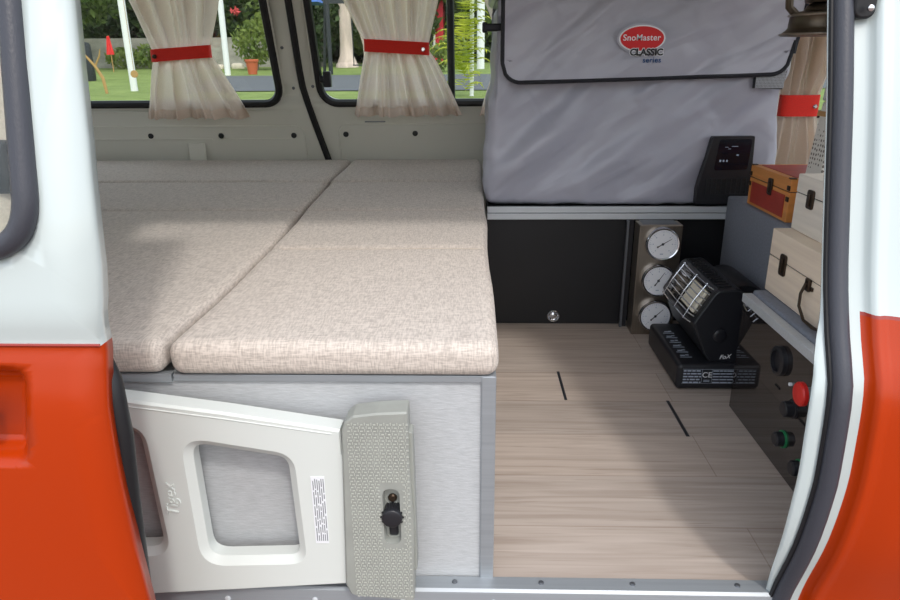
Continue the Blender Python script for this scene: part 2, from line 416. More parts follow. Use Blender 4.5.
def text(name, body, size, origin, xdir, ydir, m, parent=None, ext=.0006, align='CENTER', spacing=1., shear=0., bold=0.):
    cu = bpy.data.curves.new(name, 'FONT'); cu.body = body; cu.size = size; cu.extrude = ext; cu.align_x = align; cu.align_y = 'CENTER'
    cu.space_character = spacing; cu.shear = shear; cu.offset = bold
    t = bpy.data.objects.new(name, cu); COL.objects.link(t)
    dg = bpy.context.evaluated_depsgraph_get(); me = bpy.data.meshes.new_from_object(t.evaluated_get(dg))
    bpy.data.objects.remove(t); bpy.data.curves.remove(cu)
    x = Vector(xdir).normalized(); y = Vector(ydir).normalized(); z = x.cross(y)
    R = Matrix((x, y, z)).transposed().to_4x4()
    off = wloc(parent) if parent else Vector()
    me.transform(Matrix.Translation(Vector(origin) - off) @ R)
    me.materials.clear(); me.materials.append(m)
    o = bpy.data.objects.new(name, me); COL.objects.link(o)
    if parent: o.parent = parent
    return o

# ------------------------------------------------------------------ camera
P, YAW, ROLL = radians(19.2), radians(1.75), radians(.45)
f0 = Vector((-sin(YAW) * cos(P), cos(YAW) * cos(P), -sin(P))); r0 = Vector((cos(YAW), sin(YAW), 0)); u0 = r0.cross(f0)
rr = r0 * cos(ROLL) - u0 * sin(ROLL); uu = u0 * cos(ROLL) + r0 * sin(ROLL)
cam = bpy.data.cameras.new('camera'); camo = bpy.data.objects.new('camera', cam); COL.objects.link(camo); SC.camera = camo
cam.sensor_width = 36; cam.lens = 36 * 690 / 900; cam.clip_start = .02; cam.clip_end = 300
mw = Matrix((rr, uu, -f0)).transposed().to_4x4(); mw.translation = Vector((0, -.766, .68)); camo.matrix_world = mw

# ------------------------------------------------------------------ van shell
far_y = smooth_tab([(-.3, 1.62), (0, 1.68), (.25, 1.70), (.36, 1.69), (.45, 1.665), (.53, 1.635), (.6, 1.605), (.87, 1.50), (1.05, 1.42), (1.15, 1.37)])
fl = MB().box(-1.75, 1.5, 0.012, 1.7, -.03, 0).build('floor', M['floor'], smooth=False); struct(fl)
# dark inlaid slots in the floor
sl = MB()
sl.box(.200, .206, .546, .686, -.004, .0006); sl.box(.412, .4185, .400, .545, -.004, .0006)
sl.build('floor_slot', M['ink'], fl, smooth=False)

W1 = rrect(-1.55, -.633, .545, 1.02, .055); W2 = rrect(-.497, .55, .545, 1.02, .055); W3 = rrect(1.09, 1.40, .50, 1.02, .05)
wf = sheet('wall_far', [(-1.75, 0), (1.5, 0), (1.5, 1.15), (-1.75, 1.15)], [W1, W2, W3], lambda x, z: far_y(z), .03, [M['cream']], side=1); struct(wf)
def emboss(loop, r, name, closed=True):
    MB().tube([(x, far_y(z) - .0005, z) for x, z in loop], r, 6, closed=closed).build(name, M['cream'], wf)
emboss(rrect(-1.5, -.575, .30, .468, .03), .0035, 'panel_bead')
emboss(rrect(-.455, .5, .30, .472, .03), .0035, 'panel_bead')
emboss([(-1.4 + .05 * i, .424) for i in range(11)], .003, 'panel_bead', False)
emboss([(-.87 + .05 * i, .424) for i in range(6)], .003, 'panel_bead', False)
MB().box(-.99, -.93, far_y(.42) - .0035, far_y(.42) + .002, .30, .41).build('panel_rib', M['cream'], wf, bevel=.005)
for x, z in ((-1.115, .436), (-.867, .436), (-.612, .436), (-.43, .439), (-.19, .441)):
    MB().lathe([(.0095, 0), (.0095, -.003), (.006, -.004)], (x, far_y(z), z), 'Y', 16).build('hole_plug', M['rubber_black'], wf)
for x, z in ((-.60, .72), (-.585, .595), (-.52, .60)):
    MB().lathe([(.005, 0), (.005, -.003)], (x, far_y(z), z), 'Y', 12).build('screw', M['alu_dark'], wf)
MB().box(-.36, -.29, far_y(.482) - .004, far_y(.482), .480, .484).build('drain_slot', M['alu_dark'], wf, smooth=False)
# ledge below the windows
MB().tube([(-1.6, far_y(.525) - .002, .520), (-.60, far_y(.525) - .002, .520)], .004, 6).build('panel_bead', M['cream'], wf)

def win(n, loop, bars=()):
    g = sheet(n, loop, [], lambda x, z: far_y(z) + .006, .003, [M['glass']]); struct(g)
    MB().tube([(x, far_y(z) - .002, z) for x, z in loop], .0135, 8, closed=True).build('frame_seal', M['rubber_black'], g)
    MB().tube([(x + (-.014 if x < (loop[0][0] + loop[20][0]) / 2 else .014), far_y(z) - .002, z) for x, z in loop], .003, 6, closed=True).build('frame_bead', M['cream'], g)
    for bx in bars:
        MB().tube([(bx, far_y(z) - .004, z) for z in (.54, .65, .75, .87, 1.0)], .012, 8).build('divider_bar', M['darkmetal'], g)
    return g
win('window_1', W1); w2 = win('window_2', W2, (-.062,)); win('window_3', W3)
la = MB().box(-.478, -.452, far_y(.63) - .028, far_y(.63) - .004, .598, .648).box(-.492, -.472, far_y(.63) - .02, far_y(.63), .612, .634).build('window_catch', M['black'], w2, bevel=.005)
jt = MB().tube([(-.555, far_y(1.1) - .004, 1.1)] + [(-.555 if z > .62 else -.555 + (.62 - z) ** 1.3 * .30, far_y(z) - .006, z) for z in [1.05 - .05 * i for i in range(17)]], .0115, 8).build('trim_2', M['rubber_black']); struct(jt)

struct(MB().box(-1.75, 1.5, .16, 1.45, 1.12, 1.16).build('ceiling', M['lining'], smooth=False))
struct(sheet('wall_left', [(0.05, 0), (1.68, 0), (1.45, 1.13), (.2, 1.13)], [rrect(.55, 1.35, .62, 1.05, .06)], lambda x, z: 0, .03, [M['lining']]))
o = bpy.data.objects['wall_left']; o.rotation_euler.z = pi / 2; o.location.x = -1.74
wr = sheet('wall_right', [(0.05, 0), (1.68, 0), (1.45, 1.13), (.2, 1.13)], [rrect(.22, 1.48, .35, 1.08, .05)], lambda x, z: 0, .03, [M['lining']]); struct(wr)
wr.rotation_euler.z = pi / 2; wr.location.x = 1.47
near_y = smooth_tab([(-.25, .02), (0, -.01), (.1, -.035), (.17, -.043), (.242, -.043), (.323, -.035), (.369, -.012), (.434, .015), (.523, .042), (.633, .074), (.742, .11), (.9, .16), (1.05, .20), (1.15, .24)])
struct(sheet('wall_near', [(-1.75, -.2), (-.53, -.2), (-.53, 1.0), (.41, 1.0), (.41, 1.13), (-1.75, 1.13)], [], lambda x, z: near_y(z) + .004, .03, [M['white'], M['orange']], zsplit=.43))

# ------------------------------------------------------------------ front pillar and body side (right of the opening)
lip = smooth_tab([(-.2, .415), (-.01, .411), (.06, .403), (.15, .397), (.2, .396), (.3, .396), (.35, .401), (.40, .411), (.5, .413), (1.13, .413)])
def xs(z): return -.011 * max(0, min(1.6, 1 - z / .20))
def section(z):
    p = near_y(z); l = lip(z); q = xs(z)
    return [(x + q, y) for x, y in [(.52, p + .07), (.47, p + .055), (l + .012, p + .014), (l + .002, p + .010), (l, p + .005), (l + .003, p + .001), (.416, p), (.44, p), (.4535, p - .0005),
            (.4575, p - .003), (.4605, p - .009), (.4635, p - .0145), (.468, p - .0165), (.4735, p - .0150), (.479, p - .016), (.492, p - .022), (.51, p - .026), (.56, p - .031), (.65, p - .034), (.80, p - .036), (1.2, p - .038), (1.5, p - .038)]]
zs = [-.25 + .02 * i for i in range(70)]; zs = sorted(set([round(z, 4) for z in zs if z <= 1.13] + [.396, .400]))
mb = MB(); secs = [section(z) for z in zs]; k = len(secs[0])
mb.v = [(x, y, z) for z, sec in zip(zs, secs) for x, y in sec]
for i in range(len(zs) - 1):
    for j in range(k - 1):
        if secs[0][j][0] > .75 and zs[i] > .5: continue      # open window of the front door
        mb.f.append((i * k + j, i * k + j + 1, (i + 1) * k + j + 1, (i + 1) * k + j))
        mb.m.append(0 if (j < 8 or zs[i] >= .3999) else (2 if zs[i] >= .3959 else 1))
wfr = mb.build('wall_front', [M['white'], M['orange'], M['red_line']], ang=60); struct(wfr)
pts = [(.4260 + xs(z), near_y(z) - .006, z) for z in [-.2 + .025 * i for i in range(53)]]
MB().tube(pts, .0112, 14).build('door_seal', M['rubber'], wfr)
MB().tube([(x - .0118, y + .003, z) for x, y, z in pts], .0035, 6).build('seal_lip', M['rubber_black'], wfr)
zb = .77
lb = MB().prism(rpoly([(.433, .720), (.458, .720), (.460, .80), (.432, .80)], [.012, .012, .004, .004]), near_y(.75) - .022, near_y(.75) + .006, 'Y').build('latch_bracket', M['rubber_black'], wfr, bevel=.006)
MB().lathe([(.0035, 0), (.0035, -.003), (.002, -.004)], (.446, near_y(.735) - .026, .731), 'Y', 14).build('screw', M['chrome'], lb)

# ------------------------------------------------------------------ sill
tr = MB()
prof = [(.013, .002), (.011, .004), (-.012, .004), (-.016, .001), (-.017, -.004), (-.0195, -.03), (-.0205, -.05), (-.021, -.06), (-.03, -.06), (-.03, -.03), (.013, -.008)]
tr.prism(prof, -.75, .415, 'X')
sill = tr.build('trim_1', M['alu'], ang=20); struct(sill)
for x in (.098, .222, .363, -.02, -.14, -.26, -.38):
    MB().lathe([(.004, 0), (.0036, .0015), (.002, .0022)], (x, .0, .004), 'Z', 12).build('rivet', M['alu_dark'], sill)
for x in (.033, .148, .25, .36, -.09, -.21, -.33):
    MB().lathe([(.0042, .0008), (.004, -.001), (.0022, -.002)], (x, -.0178, -.0135), 'Y', 12).build('rivet', M['alu_bright'], sill)

# ------------------------------------------------------------------ open sliding door (left)
door_y = smooth_tab([(-.25, -.15), (0, -.178), (.136, -.184), (.275, -.186), (.36, -.181), (.405, -.171), (.424, -.166), (.45, -.171), (.47, -.170), (.55, -.160), (.64, -.138), (.732, -.112), (.9, -.055), (1.05, -.005)])
DWIN = rpoly([(-1.1, .512), (-.390, .512), (-.417, .97), (-1.1, .97)], [.05, .06, .05, .05], 10)
DREC = rpoly([(-.66, .303), (-.437, .303), (-.424, .404), (-.66, .404)], [.02, .018, .022, .02], 6)
d1 = sheet('door_1', rpoly([(-1.3, -.2), (-.345, -.2), (-.347, .1), (-.351, .2), (-.354, .36), (-.353, .43), (-.347, .47), (-.3445, .50), (-.3450, .55), (-.3480, .62), (-.3575, .74), (-.366, 1.05), (-1.3, 1.05)], 0), [DWIN, DREC], lambda x, z: door_y(z), .022, [M['white'], M['orange']], zsplit=.424,
           cuts=[-.15, -.05, .05, .12, .2, .26, .27, .28, .29, .298, .308, .32, .33, .34, .35, .36, .37, .38, .39, .396, .4, .408, .413, .418, .431, .44, .455, .47, .5, .54, .58, .62, .68, .74, .8, .9, 1.0], xcuts=[-1.2 + .03 * i for i in range(28)]); struct(d1)
MB().tube([(x, door_y(z) - .001, z) for x, z in [(-1.29 + .05 * i, .4245) for i in range(19)] + [(-.3535, .4245)]], .0016, 6).build('colour_line', M['red_line'], d1)
def inset(loop, d):
    c = Vector((sum(p[0] for p in loop) / len(loop), sum(p[1] for p in loop) / len(loop))); out = []
    for i, p in enumerate(loop):
        a = Vector(loop[i - 1]); b = Vector(loop[(i + 1) % len(loop)]); t = (b - a).normalized(); n = Vector((-t.y, t.x))
        if n.dot(c - Vector(p)) < 0: n = -n
        q = Vector(p) + n * d; out.append((q.x, q.y))
    return out
dn = [(x, door_y(z) - .004, z) for x, z in DWIN]
sl1 = MB().tube([(x, door_y(z) - .004, z) for x, z in inset(DWIN, .006)], .0112, 12, closed=True).build('window_seal', M['rubber'], d1)
sheet('window_glass', DWIN, [], lambda x, z: door_y(z) + .008, .003, [M['glass']], d1)
dcv = MB(); 
for j in range(13):
    z = .50 + .46 * j / 12
    for i in range(61): dcv.v.append((-1.08 + .67 * i / 60, door_y(z) + .040 + .008 * sin(i * 1.1), z))
for j in range(12):
    for i in range(60): dcv.f.append((j * 61 + i, j * 61 + i + 1, (j + 1) * 61 + i + 1, (j + 1) * 61 + i)); dcv.m.append(0)
dcv.build('door_curtain', M['hem'], d1, ang=180)
# recessed grip
rec = MB(); rings = []
for d, dep in ((0, .0), (.004, .004), (.009, .012), (.013, .020), (.02, .024)):
    rings.append([(x, door_y(z) + dep, z) for x, z in inset(DREC, d)])
n = len(DREC); rec.v = [p for r in rings for p in r]
for i in range(len(rings) - 1):
    for j in range(n): rec.f.append((i * n + j, i * n + (j + 1) % n, (i + 1) * n + (j + 1) % n, (i + 1) * n + j)); rec.m.append(0)
rec.f.append(tuple((len(rings) - 1) * n + j for j in range(n))); rec.m.append(0)
rec.build('handle_recess', M['orange'], d1, ang=60)
MB().box(-.64, -.462, -.192, -.176, .345, .375).build('door_handle', M['black'], d1, bevel=.005)
# rubber edge seal behind the leading edge
ez = [-.18 + .02 * i for i in range(29)] + [.39, .40, .41, .417]
epts = [(-.3615 - .0190 * max(0, min(1, (.36 - z) / .34)) + .010 * max(0, min(1, (.40 - z) / .08)), door_y(z) + .028, z) for z in ez]
MB().tube(epts, [.0105 * max(.25, min(1, (.420 - z) / .04)) for z in ez], 12).build('edge_seal', M['rubber_black'], d1)
# inner catch behind the glass and a folded curtain on the door
MB().rbox(-.470, -.432, -.128, -.108, .562, .612, .007, (2, 2, 2), 3).box(-.434, -.418, -.120, -.108, .572, .604).build('window_catch', M['rubber_black'], d1)

# ------------------------------------------------------------------ curtains
def curtain(label, tie, top, bot, ztie, zbot, folds, seed, tilt=0., button=-1, ytie=None, yof=None, btn=True):
    yf = yof or (lambda z: far_y(z) - .058)
    cx = (tie[0] + tie[1]) / 2
    t = thing('curtain', label, 'curtain', (cx, yf(zbot) , zbot), 'tied curtains along the far windows')
    rnd = random.Random(seed); ph = [rnd.uniform(0, 6.28) for _ in range(4)]
    ztop = 1.09; NU, NV = 150, 56
    def edges(z):
        if z >= ztie:
            u = (z - ztie) / (top[2] - ztie); u = min(u, 1.35); u = u ** .93
            return tie[0] + (top[0] - tie[0]) * u, tie[1] + (top[1] - tie[1]) * u
        u = (ztie - z) / (ztie - zbot); u = u ** .85
        return tie[0] + (bot[0] - tie[0]) * u, tie[1] + (bot[1] - tie[1]) * u
    def fold(u, z, extra=0.):
        dz = abs(z - ztie); a = .008 + (.034 if yof is None else .045) * min(1, dz / .13)
        s = sin(2 * pi * folds * u + ph[0] + 1.3 * sin(2 * pi * u * 1.7 + ph[1]))
        s2 = sin(2 * pi * folds * 2.3 * u + ph[2] + 6 * (z - ztie) * sin(2 * pi * u + ph[3]))
        return a * .62 * s + a * .3 * s2
    def pos(u, z, extra=0.):
        l, r = edges(z); w = .004 * sin(2 * pi * folds * u + ph[3])
        return (l + (r - l) * u + w * (z - ztie) / .2 * 0.9, yf(z) + fold(u, z) , z + tilt * (u - .5) * max(0, 1 - abs(z - ztie) / .05))
    mb = MB()
    Z = [zbot + .028 + (ztop - zbot - .028) * i / NV for i in range(NV + 1)]
    mb.v = [pos(i / NU, z) for z in Z for i in range(NU + 1)]
    for j in range(NV):
        for i in range(NU): mb.f.append((j * (NU + 1) + i, j * (NU + 1) + i + 1, (j + 1) * (NU + 1) + i + 1, (j + 1) * (NU + 1) + i)); mb.m.append(0)
    c = mb.build('cloth', M['curtain'], t, ang=180)
    hb = MB(); HV = 5
    for j in range(HV + 1):
        z = zbot + .030 * j / HV
        for i in range(NU + 1):
            u = i / NU; x, y, zz = pos(u, z); hb.v.append((x, y - .003 + .0045 * sin(u * 130 + 3 * sin(u * 17 + seed)) * (1 - .5 * j / HV) - (.002 if j == HV else 0), zz + .0025 * sin(u * 57 + seed)))
    for j in range(HV):
        for i in range(NU): hb.f.append((j * (NU + 1) + i, j * (NU + 1) + i + 1, (j + 1) * (NU + 1) + i + 1, (j + 1) * (NU + 1) + i)); hb.m.append(0)
    hb.build('hem', M['hem'], t, ang=180)
    tb = MB(); n = 40; hh = .0185 if yof is None else .032; w = (tie[1] - tie[0]) / 2 + .004; yc = yf(ztie); dp = .021
    for k2, (oz, od) in enumerate(((-hh, 0), (-hh, .002), (hh, .002), (hh, 0))):
        for i in range(n):
            a = 2 * pi * i / n; ca, sa = cos(a), sin(a)
            ex = math.copysign(abs(ca) ** .55, ca); ey = math.copysign(abs(sa) ** .55, sa)
            x = cx + (w + od) * ex; tb.v.append((x, yc + (dp + od) * ey, ztie + oz + tilt * (x - cx) / (2 * w)))
    for k2 in range(3):
        for i in range(n): tb.f.append((k2 * n + i, k2 * n + (i + 1) % n, (k2 + 1) * n + (i + 1) % n, (k2 + 1) * n + i)); tb.m.append(0)
    tbo = tb.build('tieback', M['redcloth'], t, ang=40)
    if btn:
        bx = cx + button * (w - .016)
        MB().lathe([(.0065, .002), (.0065, -.002), (.004, -.0045)], (bx, yc - dp - .002, ztie + tilt * button / 2 - .002), 'Y', 14).build('button', M['bronze'] if button < 0 else M['chrome'], tbo)
    return t
curtain('beige sheer curtain at the left window, its red band with a dark button', (-.995, -.818), (-1.037, -.752, .86), (-1.092, -.732), .704, .500, 4, 3, tilt=.012, button=-1)
curtain('beige sheer curtain beside the black pillar seal, its red band buttoned at its right end', (-.323, -.133), (-.384, -.094, .86), (-.392, -.022), .718, .505, 4.5, 8, tilt=-.012, button=1)
curtain('beige curtain mostly hidden behind the grey cooler bag', (.10, .27), (.035, .36, .86), (.028, .36), .715, .505, 4, 5, button=1)
curtain('pale curtain hanging behind the red wooden box, held by a wide red band', (.972, 1.078), (.945, 1.13, .74), (.93, 1.13), .537, .30, 4, 13, button=1, yof=lambda z: 1.50)

# ------------------------------------------------------------------ bed base and cushions
bb = thing('bed_box', 'bed box faced in light grey felt with aluminium edging under the cushions', 'bed box', (-.8, .5, 0))
MB().box(-1.7, .016, .014, .024, .001, .302).build('front_panel', M['felt'], bb, smooth=False)
MB().box(.016, .026, .034, .975, .001, .302).build('side_panel', M['felt'], bb, smooth=False)
MB().box(-1.7, .010, .024, 1.64, .285, .300).build('top_board', M['felt'], bb, smooth=False)
MB().box(-.372, .030, .010, .020, .3005, .310).box(-1.7, -.374, .008, .020, .2995, .311).build('top_rail', M['alu'], bb, smooth=False, bevel=.0008)
MB().box(.0145, .033, .009, .030, .001, .3095).build('corner_post', M['alu'], bb, smooth=False, bevel=.0015)

gapx = smooth_tab([(0, 0), (.2, .003), (.45, .004), (.8, -.013), (1.2, -.026), (1.68, -.030)])
def cushion(label, x0, x1, y0, y1, z0, z1, seams=(), r=.017, seed=0., loc=None):
    t = thing('bed_cushion', label, 'cushion', ((x0 + x1) / 2, (y0 + y1) / 2, z0), 'bed cushions')
    def fn(p, d):
        q = Vector(p)
        q.x += gapx(p.y) * (max(0, min(1, (x1 - p.x) / (x1 - x0))) if x1 > 0 else max(0, 1 - (x1 - p.x) / .5))
        n1 = noise.noise(Vector((p.x * 6 + seed, p.y * 6, p.z * 9)))
        dep = 0.
        for sy in seams: dep += .0045 * math.exp(-((p.y - sy) / .008) ** 2)
        if d.z > .3:
            q.z += (.0022 * n1 - dep) * d.z
        if abs(d.y) > .5: q.y += .002 * n1 * (1 if d.y > 0 else 1)
        if abs(d.x) > .5:
            q.x += .0045 * noise.noise(Vector((seed * 3, p.y * 5, p.z * 4)))
        return q
    MB().rbox(x0, x1, y0, y1, z0, z1, r, (18, 150, 6), 4, fn).build('cover', M['linen'], t, ang=180)
    for sy in seams:
        MB().tube([(x0 + .02 + (x1 - x0 - .04) * i / 30 + gapx(sy) * (1 - i / 30 if x1 > 0 else 0), sy, z1 - .0034 + .002 * noise.noise(Vector(((x0 + .02 + (x1 - x0 - .04) * i / 30) * 6 + seed, sy * 6, z1 * 9)))) for i in range(31)], .0012, 5).build('stitched_seam', M['seam'], t)
    return t
cushion('wide oatmeal linen bed cushion nearest the doorway, at the right above the aluminium corner post', -.372, .036, .0, 1.185, .3105, .356, (.795, .455), seed=1.7)
cushion('oatmeal linen bed cushion half hidden by the open white and orange door', -1.64, -.378, .001, 1.185, .3115, .356, (.795,), seed=4.1)
cushion('short oatmeal cushion at the far wall, touching the grey cooler bag', -.378, .036, 1.199, 1.655, .3005, .356, (), seed=7.3)
cushion('short oatmeal cushion at the far wall under the left curtain', -1.64, -.385, 1.199, 1.655, .3005, .356, (), seed=9.9)

# ------------------------------------------------------------------ folding step stool
st = thing('step_stool', 'folded cream plastic step stool with grey tread leaning on the felt bed box', 'step stool', (-.25, -.02, -.006))
YF, YB = -.030, -.004
def plate(mb, outer, holes, yf, yb, ch=.003, flare=.010, mi=0):
    """moulded plate: front face, chamfered rim, holes whose walls slope"""
    bm = bmesh.new(); es = []; L = [inset(outer, ch)] + holes
    for loop in L:
        vs = [bm.verts.new((x, yf, z)) for x, z in loop]; es += [bm.edges.new((vs[i], vs[(i + 1) % len(vs)])) for i in range(len(vs))]
    bmesh.ops.triangle_fill(bm, edges=es, use_beauty=True, normal=(0, -1, 0)); bm.verts.index_update()
    mb.add([tuple(v.co) for v in bm.verts], [tuple(v.index for v in f.verts) for f in bm.faces], mi); bm.free()
    def ring(a, b):
        n = len(a); mb.add(a + b, [(i, (i + 1) % n, n + (i + 1) % n, n + i) for i in range(n)], mi)
    ring([(x, yf, z) for x, z in inset(outer, ch)], [(x, yf + ch, z) for x, z in outer]); ring([(x, yf + ch, z) for x, z in outer], [(x, yb, z) for x, z in outer])
    for h in holes:
        g = inset(h, flare); ring([(x, yf, z) for x, z in h], [(x, yf + .008, z) for x, z in g]); ring([(x, yf + .008, z) for x, z in g], [(x, yb, z) for x, z in g])
    return mb
SOUT = [(-.66, .322), (-.60, .318), (-.47, .302), (-.30, .2785), (-.158, .2555), (-.156, .222), (-.1465, .221), (-.1465, .165), (-.155, .163), (-.155, .113), (-.1475, .112), (-.1475, .062), (-.156, .060), (-.156, .024), (-.30, .012), (-.45, .000), (-.66, -.006)]
H1 = rpoly([(-.357, .245), (-.217, .221), (-.212, .056), (-.353, .050)], [.03, .03, .025, .034], 8)
H2 = rpoly([(-.60, .266), (-.399, .260), (-.391, .066), (-.60, .060)], [.03, .03, .03, .034], 8)
fr = plate(MB(), SOUT, [H1[::-1], H2[::-1]], YF, YB).build('frame', M['plastic_white'], st, ang=50)
MB().tube([(-.47, YF + .0005, .2935), (-.30, YF + .0005, .270), (-.168, YF + .0005, .2500)], .0014, 6).build('frame_bead', M['plastic_white'], fr)
# moulded maker's script, raised in the same plastic and turned upright
text('moulded_script', 'Tigex', .022, (-.3795, YF - .0004, .153), (0, 0, 1), (-1, 0, 0), M['plastic_white'], fr, ext=.0012, shear=.2)
text('moulded_script', 'SOIL', .013, (-.3635, YF - .0004, .172), (0, 0, 1), (-1, 0, 0), M['plastic_white'], fr, ext=.001) if False else None
lab = MB().box(-.1985, -.1815, YF - .0008, YF + .001, .090, .190).build('care_label', M['whiteprint'], fr, smooth=False)
pl = MB()
for i in range(6):
    x = -.1965 + .0026 * i
    z = .094
    rl = random.Random(i)
    while z < .186:
        h = rl.uniform(.006, .022); pl.box(x, x + .0011, YF - .0012, YF - .0006, z, min(z + h, .187)); z += h + rl.uniform(.002, .004)
pl.build('small_print', M['grey_print'], lab, smooth=False)
TO = rpoly([(-.1545, .258), (-.150, .270), (-.14, .279), (-.11, .283), (-.074, .285), (-.0735, .2), (-.070, .12), (-.0725, .004), (-.155, .012), (-.162, .030)], [.004, .006, .006, .004, .003, .003, .003, .004, .01, .008], 4)
td = plate(MB(), TO, [rpoly([(-.1085, .178), (-.087, .178), (-.0865, .096), (-.108, .096)], [.0105] * 4, 6)[::-1]], -.038, -.006, .0022, .0015)
tdo = td.build('tread', M['plastic_grey'], st, ang=40)
MB().box(-.11, -.085, -.026, -.022, .09, .185).build('slot_floor', M['plastic_grey'], tdo, smooth=False)
MB().prism(rpoly([(-.075, .255), (-.0695, .252), (-.068, .05), (-.0745, .045)], .002), -.03, -.008, 'Y').build('tread_flange', M['plastic_grey'], tdo, bevel=.001)
dots = MB()
for i in range(20):
    z = .012
    j = 0
    while z < .268:
        x = -.149 + .0039 * i + (0.0 if j % 2 else .002)
        if not (-.112 < x < -.083 and .090 < z < .184) and not (x < -.1475 and z > .25) and x < -.0765:
            if j % 2 == i % 2: dots.box(x, x + .0030, -.0389, -.0375, z, z + .0012)
            else: dots.box(x + .001, x + .0020, -.0387, -.0375, z, z + .0032)
        z += .0044; j += 1
dk = dots.build('grip_dots', M['tread_dot'], tdo, smooth=False)
kn = MB().lathe([(.0125, -.020), (.0135, -.024), (.0135, -.040), (.0125, -.043), (.010, -.044), (.004, -.0445)], (-.0972, .0, .137), 'Y', 14).build('locking_knob', M['black'], st, bevel=.0006)
kr = MB()
for i in range(12):
    a = 2 * pi * i / 12; kr.tube([(-.0972 + .0135 * cos(a), -.026, .137 + .0135 * sin(a)), (-.0972 + .0135 * cos(a), -.039, .137 + .0135 * sin(a))], .0016, 6)
kr.build('knob_ridges', M['black'], kn)
MB().lathe([(.0058, -.022), (.0058, -.028), (.004, -.030)], (-.0972, 0, .158), 'Y', 14).build('pin', M['bronze'], st)
MB().rbox(-.103, -.091, -.029, -.022, .101, .122, .003, (2, 2, 2), 2).build('pin_guide', M['black'], st)

# ------------------------------------------------------------------ fridge shelf, black cupboard door, gauge panel
sh = thing('fridge_shelf', 'aluminium edged shelf carrying the grey cooler bag', 'shelf', (.36, 1.2, .29))
MB().box(.044, .80, .992, 1.60, .300, .322).build('board', M['black_matt'], sh, smooth=False)
MB().box(.044, .80, .980, .992, .3085, .3235).build('edge_rail', M['alu_bright'], sh, smooth=False, bevel=.001)
MB().box(.044, .80, .977, .992, .2915, .3065).build('edge_rail', M['alu_bright'], sh, smooth=False, bevel=.001)
MB().box(.044, .80, .984, .990, .3065, .3085).build('rail_groove', M['alu_dark'], sh, smooth=False)
cd = thing('cupboard_door', 'flat matt black cupboard door with round metal finger pull under the shelf', 'cupboard door', (.23, 1.0, 0))
MB().box(.034, .408, .992, 1.006, .001, .2905).build('door_panel', M['black_matt'], cd, smooth=False, bevel=.001)
MB().lathe([(.0165, .0), (.0165, -.003), (.014, -.005), (.013, -.003), (.0095, -.001), (.007, -.002), (.003, -.003)], (.2255, .992, .023), 'Y', 24).build('finger_pull', M['chrome'], cd)
po = thing('support_post', 'narrow black and aluminium upright post beside the steel gauge panel', 'post', (.41, .985, 0))
MB().box(.399, .4055, .965, .9755, .001, .2905).build('channel', M['alu_dark'], po, smooth=False, bevel=.0008)
MB().box(.4055, .4175, .972, .986, .001, .2905).build('core', M['black'], po, smooth=False)
MB().box(.384, .3865, .974, .976, .001, .2905).build('edge_strip', M['alu_dark'], po, smooth=False) if False else None
struct(MB().box(.43, .80, 1.02, 1.03, 0.0, .29).build('trim_3', M['black_matt'], smooth=False))

gp = thing('gauge_panel', 'upright brushed steel panel with three round dials by the heater', 'gauge panel', (.472, .94, 0))
MB().box(.4195, .5255, .915, .970, .001, .2905).build('panel_body', M['steel'], gp, smooth=False, bevel=.0015)
MB().box(.43, .517, .925, .975, .2905, .2912).build('top_clip', M['alu_dark'], gp, smooth=False)
for zc, ang, cx in ((.2465, 32, .475), (.152, 57, .473), (.057, 45, .4735)):
    y0 = .915; R = .0405
    g = MB().lathe([(R + .001, 0), (R + .002, -.004), (R + .001, -.017), (R - .001, -.0195), (R - .0035, -.0185), (R - .004, -.0145)], (cx, y0, zc), 'Y', 40).build('gauge', M['chrome'], gp)
    MB().lathe([(R - .0042, -.0147), (R - .0042, -.0155)], (cx, y0, zc), 'Y', 40).build('dial_face', M['dial'], g, ang=20)
    tk = MB()
    for i in range(31):
        a = radians(225 - 270 * i / 30); l = .0055 if i % 5 == 0 else .003; r1 = R - .0075
        c_, s_ = cos(a), sin(a); w = .0003 if i % 5 else .0005
        p = [(cx + c_ * r + sgn * -s_ * w, y0 - .0158, zc + s_ * r + sgn * c_ * w) for r, sgn in ((r1, 1), (r1 - l, 1), (r1 - l, -1), (r1, -1))]
        tk.add(p, [(0, 1, 2, 3)])
        if i % 5 == 0:
            q = r1 - l - .004; tk.add([(cx + c_ * q - .0013, y0 - .0158, zc + s_ * q - .0012), (cx + c_ * q + .0013, y0 - .0158, zc + s_ * q - .0012), (cx + c_ * q + .0013, y0 - .0158, zc + s_ * q + .0012), (cx + c_ * q - .0013, y0 - .0158, zc + s_ * q + .0012)], [(0, 1, 2, 3)])
    tk.box(cx - .005, cx + .003, y0 - .0160, y0 - .0157, zc - .0265, zc - .0240)
    tk.build('scale_marks', M['palebluep'], g, smooth=False)
    a = radians(ang); d = Vector((cos(a), 0, sin(a))); nn = Vector((-sin(a), 0, cos(a))); c = Vector((cx, y0 - .0168, zc))
    nd = MB(); A = c - d * .014; B = c + d * .026
    nd.prism([((A + nn * .0013).x, (A + nn * .0013).z), ((A - nn * .0013).x, (A - nn * .0013).z), ((B - nn * .0003).x, (B - nn * .0003).z), ((B + nn * .0003).x, (B + nn * .0003).z)], c.y, c.y + .0006)
    nd.lathe([(.0032, .001), (.0032, -.0008)], tuple(c), 'Y', 14); nd.lathe([(.0022, .0008), (.0022, -.0002)], tuple(A), 'Y', 10)
    nd.build('needle', M['ink'], g)

